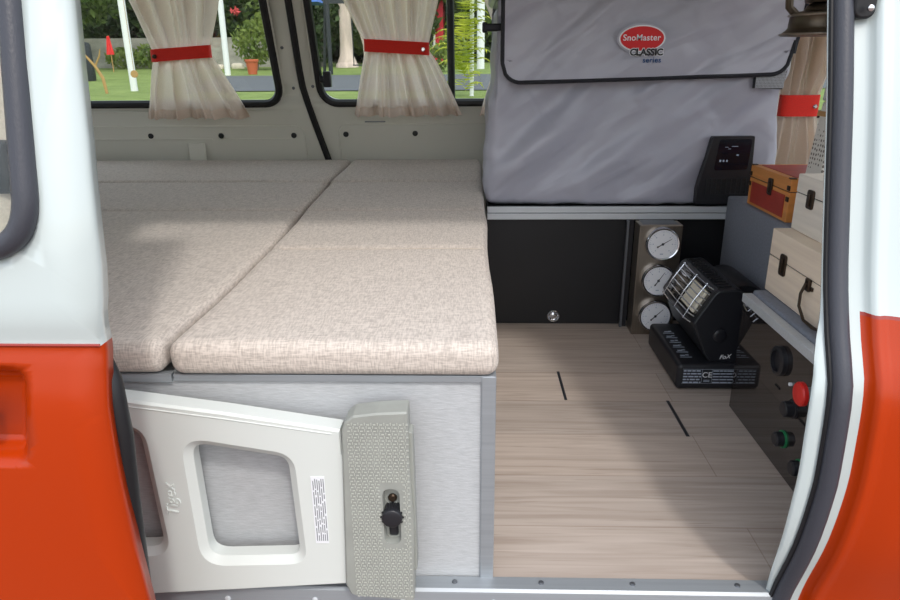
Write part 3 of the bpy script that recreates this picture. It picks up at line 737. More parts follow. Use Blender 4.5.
# ------------------------------------------------------------------ cooler in its insulated bag
cl = thing('portable_cooler', 'large portable fridge in a padded grey nylon bag with a red oval logo', 'cooler', (.40, 1.25, .3238))
X0, X1, Y0, Y1, Z0, Z1 = .046, .756, 1.0, 1.42, .3242, .822
def wrinkle(p, d):
    q = Vector(p)
    if d.y < -.3 or d.x < -.3 or d.x > .3 or d.z > .3:
        a = radians(38); s = p.x * cos(a) + p.z * sin(a); t = -p.x * sin(a) + p.z * cos(a)
        w = noise.noise(Vector((s * 2.6, t * 9, p.y * 2 + 3))) * .030 + noise.noise(Vector((s * 5 + 9, t * 24, 1.7))) * .013 + noise.noise(Vector((p.x * 9, p.z * 9, 4.))) * .004
        edge = min(p.z - Z0, .09) / .09
        top = max(.3, min(1, (.68 - p.z) / .06)); w *= top
        w2 = noise.noise(Vector((p.x * 26, p.z * 8, 8.))) * .004 * (1 - edge)
        q = q + d * (w * edge * .9 + w2)
    if d.y < -.3: q.y += .010 * (1 - min(1, abs(p.x - .4) / .36) ** 2) * -1
    if d.x > .3: q.x += .022 * max(0, (p.z - Z0) / (Z1 - Z0))
    if d.x < -.3: q.x += max(0, (p.z - Z0) / (Z1 - Z0)) ** 1.5 * .020 - .006 * (1 - (p.z - Z0) / (Z1 - Z0))
    return q
MB().rbox(X0, X1, Y0, Y1, Z0, Z1, .022, (70, 24, 56), 4, wrinkle).build('bag', M['nylon'], cl, ang=180)
# flap
FO = rpoly([(.074, .865), (.077, .6255), (.752, .6420), (.776, .865)], [0, .045, .045, 0], 8)
def flap_y(x, z):
    a = radians(38); s = x * cos(a) + z * sin(a); t = -x * sin(a) + z * cos(a)
    w = noise.noise(Vector((s * 3.1 + 5, t * 8, 2.2))) * .020 + noise.noise(Vector((s * 6, t * 18, 6.1))) * .009
    y = .966 + w + .004 * abs(x - .42)
    if z > .80: y += (z - .80) ** 2 * 14
    return y
bm = bmesh.new(); NX, NZ = 90, 40
def fl_pt(u, v):
    x0 = .0745 + .0015 * (1 - v); x1 = .752 + .022 * v + .002; z0 = .6260 + .0165 * u; z1 = .838
    x = x0 + (x1 - x0) * u; z = z0 + (z1 - z0) * v
    # rounded lower corners
    r = .045; dx = min(x - x0, x1 - x); dz = z - z0
    if dx < r and dz < r:
        k_ = r - sqrt(max(0, r * r - (r - dx) ** 2)); z = max(z, z0 + k_ + (z - z0) * (1 - k_ / (z1 - z0)) if True else z)
    return (x, flap_y(x, z), z)
G = [[bm.verts.new(fl_pt(i / NX, j / NZ)) for i in range(NX + 1)] for j in range(NZ + 1)]
for j in range(NZ):
    for i in range(NX):
        f = bm.faces.new((G[j][i], G[j][i + 1], G[j + 1][i + 1], G[j + 1][i])); f.smooth = True
me = bpy.data.meshes.new('flap'); bmesh.ops.recalc_face_normals(bm, faces=bm.faces); bm.to_mesh(me); bm.free(); me.materials.append(M['nylon'])
me.transform(Matrix.Translation(-wloc(cl))); flap = bpy.data.objects.new('flap', me); COL.objects.link(flap); flap.parent = cl
sm = flap.modifiers.new('solid', 'SOLIDIFY'); sm.thickness = .004; sm.offset = 0
edge = [fl_pt(0, 1 - j / 30) for j in range(31)] + [fl_pt(i / 90, 0) for i in range(1, 90)] + [fl_pt(1, j / 30) for j in range(31)]
MB().tube([(x, y - .001, z) for x, y, z in edge], .0048, 8).build('flap_piping', M['piping'], flap)
MB().rbox(.05, .765, .985, 1.40, .818, .846, .012, (40, 20, 2), 3, lambda p, d: p + d * .004 * noise.noise(p * 7)).build('lid', M['nylon'], cl, ang=180)
sb = MB().rbox(.030, .074, .985, 1.04, .744, .760, .004, (3, 3, 2), 2).rbox(.028, .040, .99, 1.012, .740, .764, .004, (2, 2, 2), 2).build('buckle_strap', M['piping'], cl)
# logo
lx, lz = .397, .723; yy = min(flap_y(lx + dx, lz + dz) for dx in (-.05, 0, .05) for dz in (-.04, 0, .03)) - .0035
def ell(cx, cz, a, b, n=48): return [(cx + a * cos(2 * pi * i / n), cz + b * sin(2 * pi * i / n)) for i in range(n)]
lg = MB().prism(ell(lx, lz, .0575, .0335), yy, yy + .003).build('logo', M['nylon'], flap, smooth=False)
MB().prism(ell(lx, lz, .0535, .0295), yy - .0006, yy).build('logo_ring', M['whiteprint'], lg, smooth=False)
MB().prism(ell(lx, lz, .0500, .0265), yy - .0012, yy - .0006).build('logo_oval', M['logo_red'], lg, smooth=False)
XD, ZD = (1, 0, -.002), (0, 0, 1)
text('logo_lettering', 'SnoMaster', .0190, (lx - .001, yy - .0016, lz + .0015), XD, ZD, M['whiteprint'], lg, ext=.0004, bold=.0002, spacing=1.06)
text('logo_backing', 'CLASSIC', .0205, (lx + .012, yy - .0018, lz - .0305), XD, ZD, M['whiteprint'], lg, ext=.0003, bold=.0022)
text('logo_lettering', 'CLASSIC', .0205, (lx + .012, yy - .0026, lz - .0305), XD, ZD, M['ink'], lg, ext=.0004, bold=.0008)
text('logo_lettering', 'series', .0165, (lx + .026, yy - .0018, lz - .0475), XD, ZD, M['blueprint'], lg, ext=.0004, bold=.0003, spacing=1.1)
# vent mesh
vp = [(.678, .652), (.750, .652), (.744, .607), (.678, .610)]
vm = MB().prism(vp, .976, .990).build('vent', M['ink'], cl, smooth=False)
vg = MB()
for i in range(22): 
    x = .679 + .0031 * i; vg.box(x, x + .0014, .9745, .976, .610, .652)
for j in range(12):
    z = .611 + .0035 * j; vg.box(.679, .745 if z < .63 else .748, .9745, .976, z, z + .0014)
vg.build('vent_mesh', M['mesh_white'], vm, smooth=False)
# control panel
CP = rpoly([(.566, .331), (.566, .372), (.592, .498), (.6945, .4985), (.7015, .331)], [.006, .006, .006, .004, .004], 4)
cp = MB().prism(CP, .972, .992).build('control_panel', M['black'], cl, bevel=.002)
MB().prism(rpoly([(.603, .416), (.610, .491), (.688, .492), (.684, .418)], .007, 4), .9705, .972).build('display', M['screen'], cp, smooth=False)
gr = MB()
for j in range(5):
    z = .3565 + .0098 * j; gr.box(.588, .686, .9695, .972, z, z + .0016)
for i in range(9):
    x = .588 + .0122 * i; gr.box(x, x + .0016, .9690, .972, .3565, .3973)
gr.build('vent_grid', M['darkmetal'], cp, smooth=False)
for (a, b, z, h) in ((.624, .632, .472, .0012), (.632, .638, .468, .0012), (.640, .655, .474, .0012), (.654, .659, .452, .003), (.614, .618, .437, .005), (.622, .626, .437, .005), (.630, .634, .437, .005)):
    MB().box(a, b, .970, .9706, z, z + h).build('display_mark', M['palebluep'], cp, smooth=False)

# ------------------------------------------------------------------ right-hand cabinet with switch panel
rc = thing('side_cabinet', 'low cabinet with glossy black switch panel and aluminium rail along its top', 'cabinet', (.75, .3, 0))
MB().box(.540, 1.1, .05, .523, .001, .2435).build('carcass', M['darkfelt'], rc, smooth=False)
sp = MB().box(.5355, .5405, .05, .5235, .001, .2285).build('switch_panel', M['gloss_black'], rc, smooth=False)
MB().box(.533, .551, .05, .5275, .2285, .2455).build('top_rail', M['alu_bright'], rc, smooth=False, bevel=.0012)
MB().rbox(.5515, .60, .05, .5275, .236, .2525, .005, (3, 20, 2), 2).build('felt_edge', M['darkfelt'], rc)
XP = .5355
def knob(y, z, r, d, m_, name='knob'):
    return MB().lathe([(r * 1.15, 0), (r * 1.15, -.003), (r, -.004), (r * .96, -d), (r * .8, -d - .002)], (XP, y, z), 'X', 24).build(name, m_, rc)
sk = MB().lathe([(.012, 0), (.0115, -.006), (.009, -.012)], (XP, .222, .180), 'X', 20).build('key_stem', M['alu'], rc)
MB().lathe([(.0155, -.010), (.0195, -.012), (.0195, -.018), (.0175, -.0205), (.007, -.022)], (XP, .224, .180), 'X', 28).build('emergency_button', M['redknob'], rc)
MB().lathe([(.026, 0), (.026, -.008), (.019, -.010), (.019, -.004)], (XP, .335, .187), 'X', 28).build('socket', M['black'], rc)
knob(.268, .130, .014, .016, M['black'], 'rotary_knob')
MB().lathe([(.0032, 0), (.0032, -.004)], (XP, .288, .1655), 'X', 10).build('indicator_light', M['whiteprint'], rc)
MB().box(XP - .0012, XP, .325, .343, .137, .1405).build('panel_mark', M['rubber_black'], rc, smooth=False)
for y, z in ((.284, .064), (.216, .050)):
    gk = MB().lathe([(.0155, 0), (.0155, -.003)], (XP, y, z), 'X', 24).build('push_button', M['green'], rc)
    MB().lathe([(.013, -.003), (.0125, -.014), (.010, -.016)], (XP, y, z), 'X', 24).build('button_cap', M['black'], gk)
MB().box(XP - .006, XP, .203, .214, .105, .118).build('toggle', M['black'], rc, bevel=.002)
MB().lathe([(.003, 0), (.003, -.003)], (XP, .215, .212), 'X', 10).build('indicator_light', M['whiteprint'], rc)

gb = MB().rbox(.645, 1.1, .56, .972, .001, .3535, .006, (4, 8, 8), 2).build('felt_block', M['darkfelt'], at=(.85, .76, .001))
tag(gb, 'tall grey felt covered locker behind the wooden box, carrying the red box', 'locker')

# ------------------------------------------------------------------ wooden boxes
def wooden_box(label, x0, x1, y0, y1, z0, z1, lid, body_m, loc_latch, latch_sz, extra=None, group='wooden boxes'):
    t = thing('wooden_box', label, 'box', ((x0 + x1) / 2, (y0 + y1) / 2, z0), group)
    MB().box(x0, x1, y0, y1, z0, lid - .0008).build('body', body_m, t, bevel=.0015)
    MB().box(x0, x1, y0, y1, lid + .0008, z1).build('lid', body_m, t, bevel=.0015)
    MB().box(x0 + .002, x1 - .002, y0 + .002, y1 - .002, lid - .001, lid + .001).build('lid_gap', M['ink'], t, smooth=False)
    w, h = latch_sz; y = loc_latch
    lt = MB().prism(rpoly([(y - w / 2, lid - h * .6), (y + w / 2, lid - h * .6), (y + w / 2, lid + h * .4), (y - w / 2, lid + h * .4)], w * .25, 4), x0 - .0035, x0 + .0005, 'X').build('latch', M['bronze'], t, bevel=.001)
    MB().box(x0 - .006, x0 - .003, y - w * .16, y + w * .16, lid - h * .45, lid + h * .2).build('hasp', M['bronze'], lt, bevel=.001)
    return t
b1 = wooden_box('large pale pine box with a bronze latch and drop handle on the cabinet', .575, .80, .255, .531, .2535, .3745, .3235, M['palewood'], .467, (.024, .040))
hp = [(.5745 - .006, .3625, .318), (.5745 - .012, .363, .300), (.5745 - .015, .356, .280), (.5745 - .014, .335, .262), (.5745 - .012, .305, .259), (.5745 - .008, .28, .262)]
hd = MB().tube(hp, .0026, 8).build('drop_handle', M['bronze'], b1)
MB().rbox(.5695, .5755, .355, .371, .304, .326, .0025, (2, 2, 2), 2).box(.5715, .5755, .347, .356, .308, .314).build('handle_plate', M['bronze'], hd)
b2 = wooden_box('small whitewashed pine box stacked on top of the large pine box', .606, .78, .30, .529, .3752, .4775, .4435, M['palewood_w'], .468, (.024, .034))
b3 = wooden_box('wooden box with red stained panels and orange edges on the grey locker', .656, .80, .664, .875, .3538, .4445, .417, M['orangewood'], .757, (.022, .036))
MB().box(.6546, .6565, .682, .857, .361, .4085).build('red_side_panel', M['redpanel'], b3, smooth=False)
MB().box(.672, .792, .682, .857, .4442, .4456).build('red_top_panel', M['redpanel'], b3, smooth=False)
MB().box(.672, .792, .6630, .6642, .361, .4085).build('red_end_panel', M['redpanel'], b3, smooth=False)
for y in (.669, .870):
    for z in (.402, .425):
        MB().box(.6535, .6565, y - .006, y + .006, z - .005, z + .005).build('corner_stud', M['bronze'], b3, bevel=.001)
    MB().box(.655, .667, y - .006, y + .006, .4440, .4462).build('corner_cap', M['bronze'], b3, smooth=False)

ba = thing('basket', 'tall white pierced basket with a tan band behind the small whitewashed box', 'basket', (.745, .605, .354))
def frustum(z0, z1, a, b, g=0.):
    """a, b: (x0,x1,y0,y1) at bottom and top"""
    return MB().add([(a[0] - g, a[2] - g, z0), (a[1] + g, a[2] - g, z0), (a[1] + g, a[3] + g, z0), (a[0] - g, a[3] + g, z0), (b[0] - g, b[2] - g, z1), (b[1] + g, b[2] - g, z1), (b[1] + g, b[3] + g, z1), (b[0] - g, b[3] + g, z1)],
                    [(3, 2, 1, 0), (4, 5, 6, 7), (0, 1, 5, 4), (1, 2, 6, 5), (2, 3, 7, 6), (3, 0, 4, 7)])
A_, B_ = (.662, .83, .572, .648), (.680, .83, .580, .640)
frustum(.3545, .60, A_, B_).build('body', M['dotted'], ba, bevel=.006)
frustum(.572, .581, (.6775, .831, .579, .641), (.6785, .831, .5795, .6405), .002).build('band', M['tan'], ba, smooth=False)
frustum(.60, .63, (.679, .832, .579, .641), (.681, .832, .580, .640)).build('rim', M['plastic_white'], ba, bevel=.004)

# ------------------------------------------------------------------ gas heater
ht = thing('gas_heater', 'black portable gas heater with wire guard standing on the wood-look floor', 'heater', (.53, .71, 0))
bs = MB().rbox(.446, .630, .596, .848, .001, .060, .010, (8, 10, 3), 4).build('base', M['black'], ht)
text('ce_mark', 'CE', .0175, (.5095, .5952, .036), (1, 0, 0), (0, 0, 1), M['whiteprint'], bs, ext=.0003)
pr_ = MB(); rl = random.Random(3)
for i in range(5):
    z = .046 - .0068 * i; x = .459
    while x < .496:
        w = rl.uniform(.004, .012); pr_.box(x, min(x + w, .497), .5950, .5956, z - .0014, z + .0014); x += w + .002
    x = .522
    while x < .566:
        w = rl.uniform(.006, .016); pr_.box(x, min(x + w, .568), .5950, .5956, z - .0011, z + .0011); x += w + .0015
for (a, b, c, d) in ((.4985, .4989, .018, .050), (.520, .5204, .018, .050), (.457, .569, .0495, .0499), (.457, .569, .0165, .0169)): pr_.box(a, b, .5952, .5956, c, d)
pr_.box(.503, .516, .595, .5956, .0235, .0245).box(.503, .516, .595, .5956, .0205, .0215)
pr_.build('rating_print', M['palebluep'], bs, smooth=False)
# marks on the base top beside the burner
tp = MB()
for i in range(6):
    y = .635 + .028 * i
    tp.box(.461, .487, y, y + .0022, .0598, .0604)
    tp.box(.464 + .002 * (i % 2), .474 + .002 * (i % 3), y + .008, y + .0125, .0598, .0604); tp.box(.476, .483, y + .011, y + .015, .0598, .0604)
tp.build('top_print', M['palebluep'], bs, smooth=False)
HP = [(.474, .148), (.513, .216), (.520, .2215), (.556, .2245), (.566, .2215), (.628, .165), (.630, .11), (.60, .060), (.517, .060), (.505, .075)]
hs = MB()
hs.prism(HP, .618, .862)
ho = hs.build('housing', M['black'], ht, smooth=False, bevel=.003)
# end plate with rim
ep = MB().prism(HP, .612, .618).build('end_plate', M['black'], ht, smooth=False, bevel=.0015)
MB().tube([(x, .6115, z) for x, z in [(.477, .149), (.513, .212), (.52, .218), (.556, .221), (.565, .218), (.626, .163)]], .0014, 6).build('end_rim', M['darkmetal'], ep)
MB().tube([(x, .6115, z) for x, z in [(.477, .149), (.507, .078), (.518, .064)]], .0012, 6).build('end_rim', M['darkmetal'], ep)
MB().lathe([(.014, 0), (.014, -.004), (.011, -.006), (.005, -.0062)], (.531, .612, .121), 'Y', 24).build('tilt_knob', M['black'], ht)
text('maker_mark', 'FoX', .0135, (.548, .6108, .072), (1, 0, .1), (0, 0, 1), M['whiteprint'], ep, ext=.0004, shear=.3)
# reflector recess on the sloping face
A3, B3 = Vector((.474, 0, .148)), Vector((.513, 0, .216)); sd = (B3 - A3).normalized(); nd_ = Vector((-sd.z, 0, sd.x))
LEN = (B3 - A3).length
def fp(u, y, h): 
    p = A3 + sd * (u * LEN) + nd_ * h; return (p.x, y, p.z)
rfm = MB().add([fp(.06, .630, .0008), fp(.94, .630, .0008), fp(.94, .835, .0008), fp(.06, .835, .0008)], [(0, 1, 2, 3)]).build('reflector', M['gloss_black'], ht, smooth=False)
def slab(u0, u1, y0, y1, h0, h1):
    return MB().add([fp(u0, y0, h0), fp(u1, y0, h0), fp(u1, y1, h0), fp(u0, y1, h0), fp(u0, y0, h1), fp(u1, y0, h1), fp(u1, y1, h1), fp(u0, y1, h1)],
                    [(3, 2, 1, 0), (4, 5, 6, 7), (0, 1, 5, 4), (1, 2, 6, 5), (2, 3, 7, 6), (3, 0, 4, 7)])
slab(.20, .88, .640, .722, .001, .007).build('burner_plate', M['ceramic'], rfm, bevel=.001)
for v in (.004,): pass
gw = MB()
for i in range(7):
    u = -.02 + 1.06 * i / 6
    gw.tube([fp(u, .622, .004), fp(u, .626, .016), fp(u, .71, .021), fp(u, .806, .016), fp(u, .811, .004)], .0015, 6)
for y in (.638, .700, .797):
    gw.tube([fp(-.06, y, .016 + .003 * (y == .7)), fp(.5, y, .019 + .003 * (y == .7)), fp(1.08, y, .016 + .003 * (y == .7))], .0012, 6)
gw.build('wire_guard', M['chrome'], ht)
lv = MB()
for i in range(13):
    y = .630 + .0175 * i; lv.box(.524, .551, y, y + .007, .2215, .2262)
lv.build('vent_fins', M['rubber_black'], ho, smooth=False, bevel=.001)
MB().lathe([(.020, 0), (.046, .004), (.050, .012), (.050, .150), (.046, .160), (.02, .163)], (.588, .645, .175), 'Y', 28).build('cartridge_cover', M['rubber_black'], ht)
MB().lathe([(.018, 0), (.018, .05), (.012, .055)], (.60, .69, .060), 'Z', 20).build('pivot_stem', M['black'], ht)

# ------------------------------------------------------------------ oil lantern
LX, LY, LZ = .595, .50, .7135
ln = thing('oil_lantern', 'aged brass hurricane lantern hanging at the upper right above the boxes', 'lantern', (LX, LY, LZ))
MB().lathe([(.066, 0), (.067, .002), (.064, .005), (.058, .010), (.056, .013), (.055, .030), (.056, .032), (.053, .036), (.035, .040), (.030, .048), (.024, .052)], (LX, LY, LZ), 'Z', 36).build('tank', M['brass'], ln)
MB().tube([(LX + .0562 * cos(a), LY + .0562 * sin(a), LZ + .0325) for a in [2 * pi * i / 40 for i in range(40)]], .0022, 8, closed=True).tube([(LX + .0665 * cos(a), LY + .0665 * sin(a), LZ + .0025) for a in [2 * pi * i / 40 for i in range(40)]], .002, 8, closed=True).build('tank_highlight', M['steel'], ln)  # paler metal rings put in as painted highlights along the tank edges
MB().lathe([(.034, .052), (.036, .056), (.03, .062)], (LX, LY, LZ), 'Z', 24).build('burner', M['brass'], ln)
MB().lathe([(.022, .060), (.036, .080), (.040, .105), (.034, .135), (.024, .155)], (LX, LY, LZ), 'Z', 28).build('glass_globe', M['glass'], ln)
MB().lathe([(.028, .155), (.034, .160), (.026, .185), (.036, .190), (.034, .198), (.012, .205)], (LX, LY, LZ), 'Z', 28).build('chimney', M['brass'], ln)
for sgn in (-1, 1):
    MB().tube([(LX + sgn * .050, LY, LZ + .034), (LX + sgn * .062, LY, LZ + .045), (LX + sgn * .065, LY, LZ + .075), (LX + sgn * .062, LY, LZ + .13), (LX + sgn * .05, LY, LZ + .17), (LX + sgn * .03, LY, LZ + .19)], .0065, 10).build('side_tube', M['brass'], ln)
wg = MB()
for z in (.072, .115): wg.tube([(LX + .043 * cos(a), LY + .043 * sin(a), LZ + z) for a in [2 * pi * i / 24 for i in range(24)]], .0012, 6, closed=True)
for k_ in range(4):
    a = pi / 4 + k_ * pi / 2; wg.tube([(LX + .036 * cos(a), LY + .036 * sin(a), LZ + .058), (LX + .044 * cos(a), LY + .044 * sin(a), LZ + .09), (LX + .034 * cos(a), LY + .034 * sin(a), LZ + .15)], .0012, 6)
wg.build('globe_guard', M['brass'], ln)
MB().tube([(LX - .06 * cos(a), LY, LZ + .15 + .2565 * sin(a)) for a in [pi * i / 20 for i in range(21)]], .0017, 6).build('bail', M['brass'], ln)

# ------------------------------------------------------------------ garden outside
def gz(y): return -.45 + .03 * max(0, y - 2)
g = MB(); g.add([(-60, -60, -.46), (60, -60, -.46), (60, 2.0, -.46), (-60, 2.0, -.46)], [(0, 1, 2, 3)]); struct(g.build('ground', M['paving'], smooth=False))
g = MB(); ys = [2.0, 10, 20, 30, 45, 70]
for a, b in zip(ys, ys[1:]): g.add([(-80, a, gz(a)), (60, a, gz(a)), (60, b, gz(b)), (-80, b, gz(b))], [(0, 1, 2, 3)])
struct(g.build('lawn', M['lawn'], smooth=False))
g = MB(); g.add([(-7.0, 16.5, gz(16.5) + .02), (20, 16.0, gz(16.0) + .02), (20, 23.6, gz(23.6) + .02), (-8.6, 23.6, gz(23.6) + .02)], [(0, 1, 2, 3)]); struct(g.build('path', M['asphalt'], smooth=False))
g = MB().box(-30, -6.5, 31.5, 31.9, gz(31.5) - .3, gz(31.5) + 1.25); struct(g.build('garden_wall', M['stone'], smooth=False))

def leaves(mb, c, rad, n, size, rnd, mi=0, shell=.55):
    for _ in range(n):
        while True:
            d = Vector((rnd.uniform(-1, 1), rnd.uniform(-1, 1), rnd.uniform(-1, 1)))
            if .05 < d.length <= 1: break
        d = d.normalized() * (shell + (1 - shell) * rnd.random())
        p = Vector(c) + Vector((d.x * rad[0], d.y * rad[1], d.z * rad[2]))
        a = Vector((rnd.uniform(-1, 1), rnd.uniform(-1, 1), rnd.uniform(-.7, .7))).normalized(); b = a.orthogonal().normalized()
        b = (Matrix.Rotation(rnd.uniform(0, 6.28), 3, a) @ b); s = size * rnd.uniform(.6, 1.3)
        t1 = a.cross(b) * s * .45; l = b * s
        mb.add([p - l, p + t1 - l * .1, p + l, p - t1 - l * .1], [(0, 1, 2, 3)], mi)
def tree(label, x, y, blobs, m, trunk_h, trunk_r=.16, leaf=.16, dens=420, seed=0, name='tree', cat='tree', group='garden trees and shrubs', tm='bark'):
    rnd = random.Random(seed); z0 = gz(y); t = thing(name, label, cat, (x, y, z0), group)
    top = trunk_h
    MB().tube([(x, y, z0 - .05), (x + .06, y, z0 + top * .4), (x - .04, y + .05, z0 + top * .75), (x + .05, y, z0 + top)], [trunk_r, trunk_r * .8, trunk_r * .6, trunk_r * .35], 10).build('trunk', M[tm], t)
    mb = MB()
    for (dx, dz, rx, rz) in blobs:
        leaves(mb, (x + dx, y + rnd.uniform(-.5, .5), z0 + dz), (rx, rx * .8, rz), int(dens * rx * rz), leaf, rnd)
    mb.build('foliage', m, t, smooth=False)
    return t
tree('dense green tree at the far left, its low boughs over the stone wall', -17.2, 28.5, [(0, 3.6, 2.6, 1.5), (1.6, 2.7, 1.5, 1.0), (-1.8, 2.8, 1.6, 1.2), (2.6, 3.6, 1.5, 1.2)], M['leafB'], 3.6, .2, .2, 330, 1)
tree('dark leafy tree behind the wall, left of the left curtain', -15.6, 33.5, [(0, 3.0, 3.2, 2.6), (3.5, 2.6, 2.4, 2.4)], M['leafA'], 3.6, .2, .26, 620, 2)
tree('dark tree behind the wall and the left curtain', -11.2, 33.4, [(0, 3, 2.8, 2.6), (-1.2, 4.8, 2, 1.4)], M['leafA'], 3.6, .2, .26, 620, 3)
blt = tree('tree with orange blossom above the terracotta pot', -9.0, 33.0, [(0, 2.7, 2.2, 1.8), (1.2, 2.2, 1.6, 1.5), (-1.2, 2.0, 1.4, 1.4)], M['leafB'], 3.0, .16, .2, 330, 4)
tree('bright green rounded shrub just behind the terracotta pot', -8.55, 28.2, [(0, 1.05, .95, .85), (.3, 1.7, .6, .5)], M['leafC'], .9, .05, .13, 900, 5, 'shrub', 'shrub')
tree('low sunlit shrub at the foot of the wall, beside pale rocks', -13.6, 30.2, [(0, .55, 1.0, .55), (-1.3, .45, .8, .45)], M['leafC'], .5, .05, .13, 900, 6, 'shrub', 'shrub')
tree('dark shrub right of the black pillar seal, below the blue canopy', -7.1, 31.2, [(0, 1.4, 1.3, 1.5), (1.1, 2.4, 1.5, 1.6), (.3, 3.6, 1.6, 1.2)], M['leafA'], 1.6, .08, .18, 420, 7, 'shrub', 'shrub')
tree('tall green tree behind the pale trunk', -4.4, 36, [(0, 2.4, 3.0, 2.2), (-1.8, 3.6, 2.2, 1.8), (2.2, 4.2, 2.4, 1.6)], M['leafB'], 4, .2, .26, 520, 8)
tree('dark tree at the far right behind the yellow palm', 1.6, 36, [(0, 2.6, 2.6, 2.6), (2.5, 3.2, 2.4, 2.2)], M['leafB'], 4, .2, .26, 520, 9)
tree('green shrub in front of the red kiosk', -1.35, 26, [(0, .5, .75, .5), (.7, .75, .6, .55)], M['leafC'], .5, .04, .12, 900, 10, 'shrub', 'shrub')
tree('wide dark tree closing the garden at the back left', -20.5, 39.5, [(0, 3, 5, 3.4), (7, 3, 5, 3.4)], M['leafA'], 4, .25, .42, 260, 31)
tree('wide dark tree closing the garden at the back, behind the blossom tree', -8.2, 40.0, [(0, 3, 5, 3.4), (4.5, 3, 4, 3.2)], M['leafA'], 4, .25, .42, 260, 32)
tree('wide dark tree closing the garden behind the kiosk and palm', 2.2, 42.5, [(0, 3, 5, 3.6), (-5, 3, 4, 3.2)], M['leafA'], 4, .25, .42, 260, 33)
# orange blossom and a pink flower on the tree
rnd = random.Random(44)
mb = MB(); leaves(mb, (-8.3, 31.6, gz(33) + 3.2), (1.0, .5, .5), 160, .16, rnd); mb.build('blossom', M['leafO'], blt, smooth=False)['label'] = 'cluster of orange blossom'
mb = MB(); leaves(mb, (-10.15, 31.2, gz(33) + 2.25), (.18, .15, .15), 40, .11, rnd); mb.build('blossom', M['petal'], blt, smooth=False)['label'] = 'single pink flower'
def post(label, x, y, r, h, m='whitepost'):
    o = MB().lathe([(r * 1.05, -.03), (r, .1), (r, h)], (x, y, gz(y)), 'Z', 20).build('garden_post', M[m], at=(x, y, gz(y)))
    return tag(o, label, 'post', 'white garden posts')
post('thick white post in the left window, left of the curtain, with a brown disc', -8.38, 17, .085, 3.6)
post('white post right of the left curtain, beside the terracotta pot', -8.48, 24.4, .10, 4.2)
post('slim white post seen beside the grey cooler bag', .40, 28, .15, 4.5)
dc = MB().lathe([(.085, -.015), (.085, .015)], (-7.95, 16.2, .415), 'Y', 24).build('hanging_disc', M['timber'], at=(-7.95, 16.2, .33)); tag(dc, 'round brown wooden disc hanging in front of the thick white post', 'disc')
dcr = MB().tube([(-7.95, 16.2, .50), (-7.95, 16.2, 3.2)], .006, 6).build('cord', M['timber'], dc)
pt = thing('flower_pot', 'terracotta flower pot standing on the far edge of the path', 'flower pot', (-7.75, 24.9, gz(24.9)))
MB().lathe([(.15, 0), (.21, .42), (.24, .43), (.24, .50), (.21, .51), (.20, .46)], (-7.75, 24.9, gz(24.9)), 'Z', 28).build('pot', M['terracotta'], pt)
MB().lathe([(.20, .462), (.05, .475)], (-7.75, 24.9, gz(24.9)), 'Z', 24).build('soil', M['soil'], pt)
# towel, dark tank, twig
tw = thing('towel_stand', 'red towel hanging from a thin rod before the wall', 'towel', (-14.05, 27.5, gz(27.5)))
MB().tube([(-14.05, 27.5, gz(27.5)), (-14.05, 27.5, gz(27.5) + 1.35)], .02, 8).build('rod', M['timber'], tw)
mb = MB()
for j in range(9):
    z = gz(27.5) + 1.33 - .085 * j; w = .05 + .013 * j
    for i in range(9): mb.v.append((-14.05 + (i / 8 - .5) * 2 * w, 27.45 + .02 * sin(i * 1.9), z))
for j in range(8):
    for i in range(8): mb.f.append((j * 9 + i, j * 9 + i + 1, (j + 1) * 9 + i + 1, (j + 1) * 9 + i)); mb.m.append(0)
mb.build('cloth', M['redfabric'], tw)
tk_ = MB().lathe([(.34, 0), (.36, .1), (.34, 1.05), (.30, 1.12), (.1, 1.16)], (-12.05, 21.5, gz(21.5)), 'Z', 24).build('rain_barrel', M['darkmetal'], at=(-12.05, 21.5, gz(21.5))); tag(tk_, 'dark barrel at the left edge of the left window', 'barrel')
br_ = MB().tube([(-8.68, 16.2, gz(16.2)), (-8.72, 16.2, gz(16.2) + .35), (-8.86, 16.2, gz(16.2) + .62), (-9.02, 16.15, gz(16.2) + .85), (-9.15, 16.15, gz(16.2) + 1.05)], [.035, .04, .035, .025, .012], 8)
br_.tube([(-8.86, 16.2, gz(16.2) + .62), (-8.72, 16.2, gz(16.2) + .85), (-8.68, 16.2, gz(16.2) + 1.0)], [.025, .02, .01], 8)
tag(br_.build('dry_branch', M['timber'], at=(-8.68, 16.2, gz(16.2))), 'bent dry branch standing in the lawn left of the thick post', 'branch')
def spiky(label, x, y, n, L, m, seed, name, cat, droop=.5, h0=0., wid=.03):
    rnd = random.Random(seed); t = thing(name, label, cat, (x, y, gz(y)))
    mb = MB()
    for k_ in range(n):
        a = rnd.uniform(0, 6.28); e = rnd.uniform(.35, 1.35); l = L * rnd.uniform(.7, 1.1); pts_ = []
        for i in range(6):
            u = i / 5; r_ = l * u * cos(e); z = l * u * sin(e) - droop * l * u * u * cos(e)
            pts_.append(Vector((x + r_ * cos(a), y + r_ * sin(a), gz(y) + h0 + z)))
        side = Vector((-sin(a), cos(a), 0))
        for i in range(5):
            w0 = wid * (1 - i / 5) + .004; w1 = wid * (1 - (i + 1) / 5) + .004
            mb.add([pts_[i] - side * w0, pts_[i] + side * w0, pts_[i + 1] + side * w1, pts_[i + 1] - side * w1], [(0, 1, 2, 3)])
    mb.build('leaves', m, t, smooth=False); return t
spiky('spiky green plant between the thick white post and the left curtain', -7.15, 17.7, 26, 1.15, M['leafA'], 21, 'agave', 'plant', .2, .0, .035)
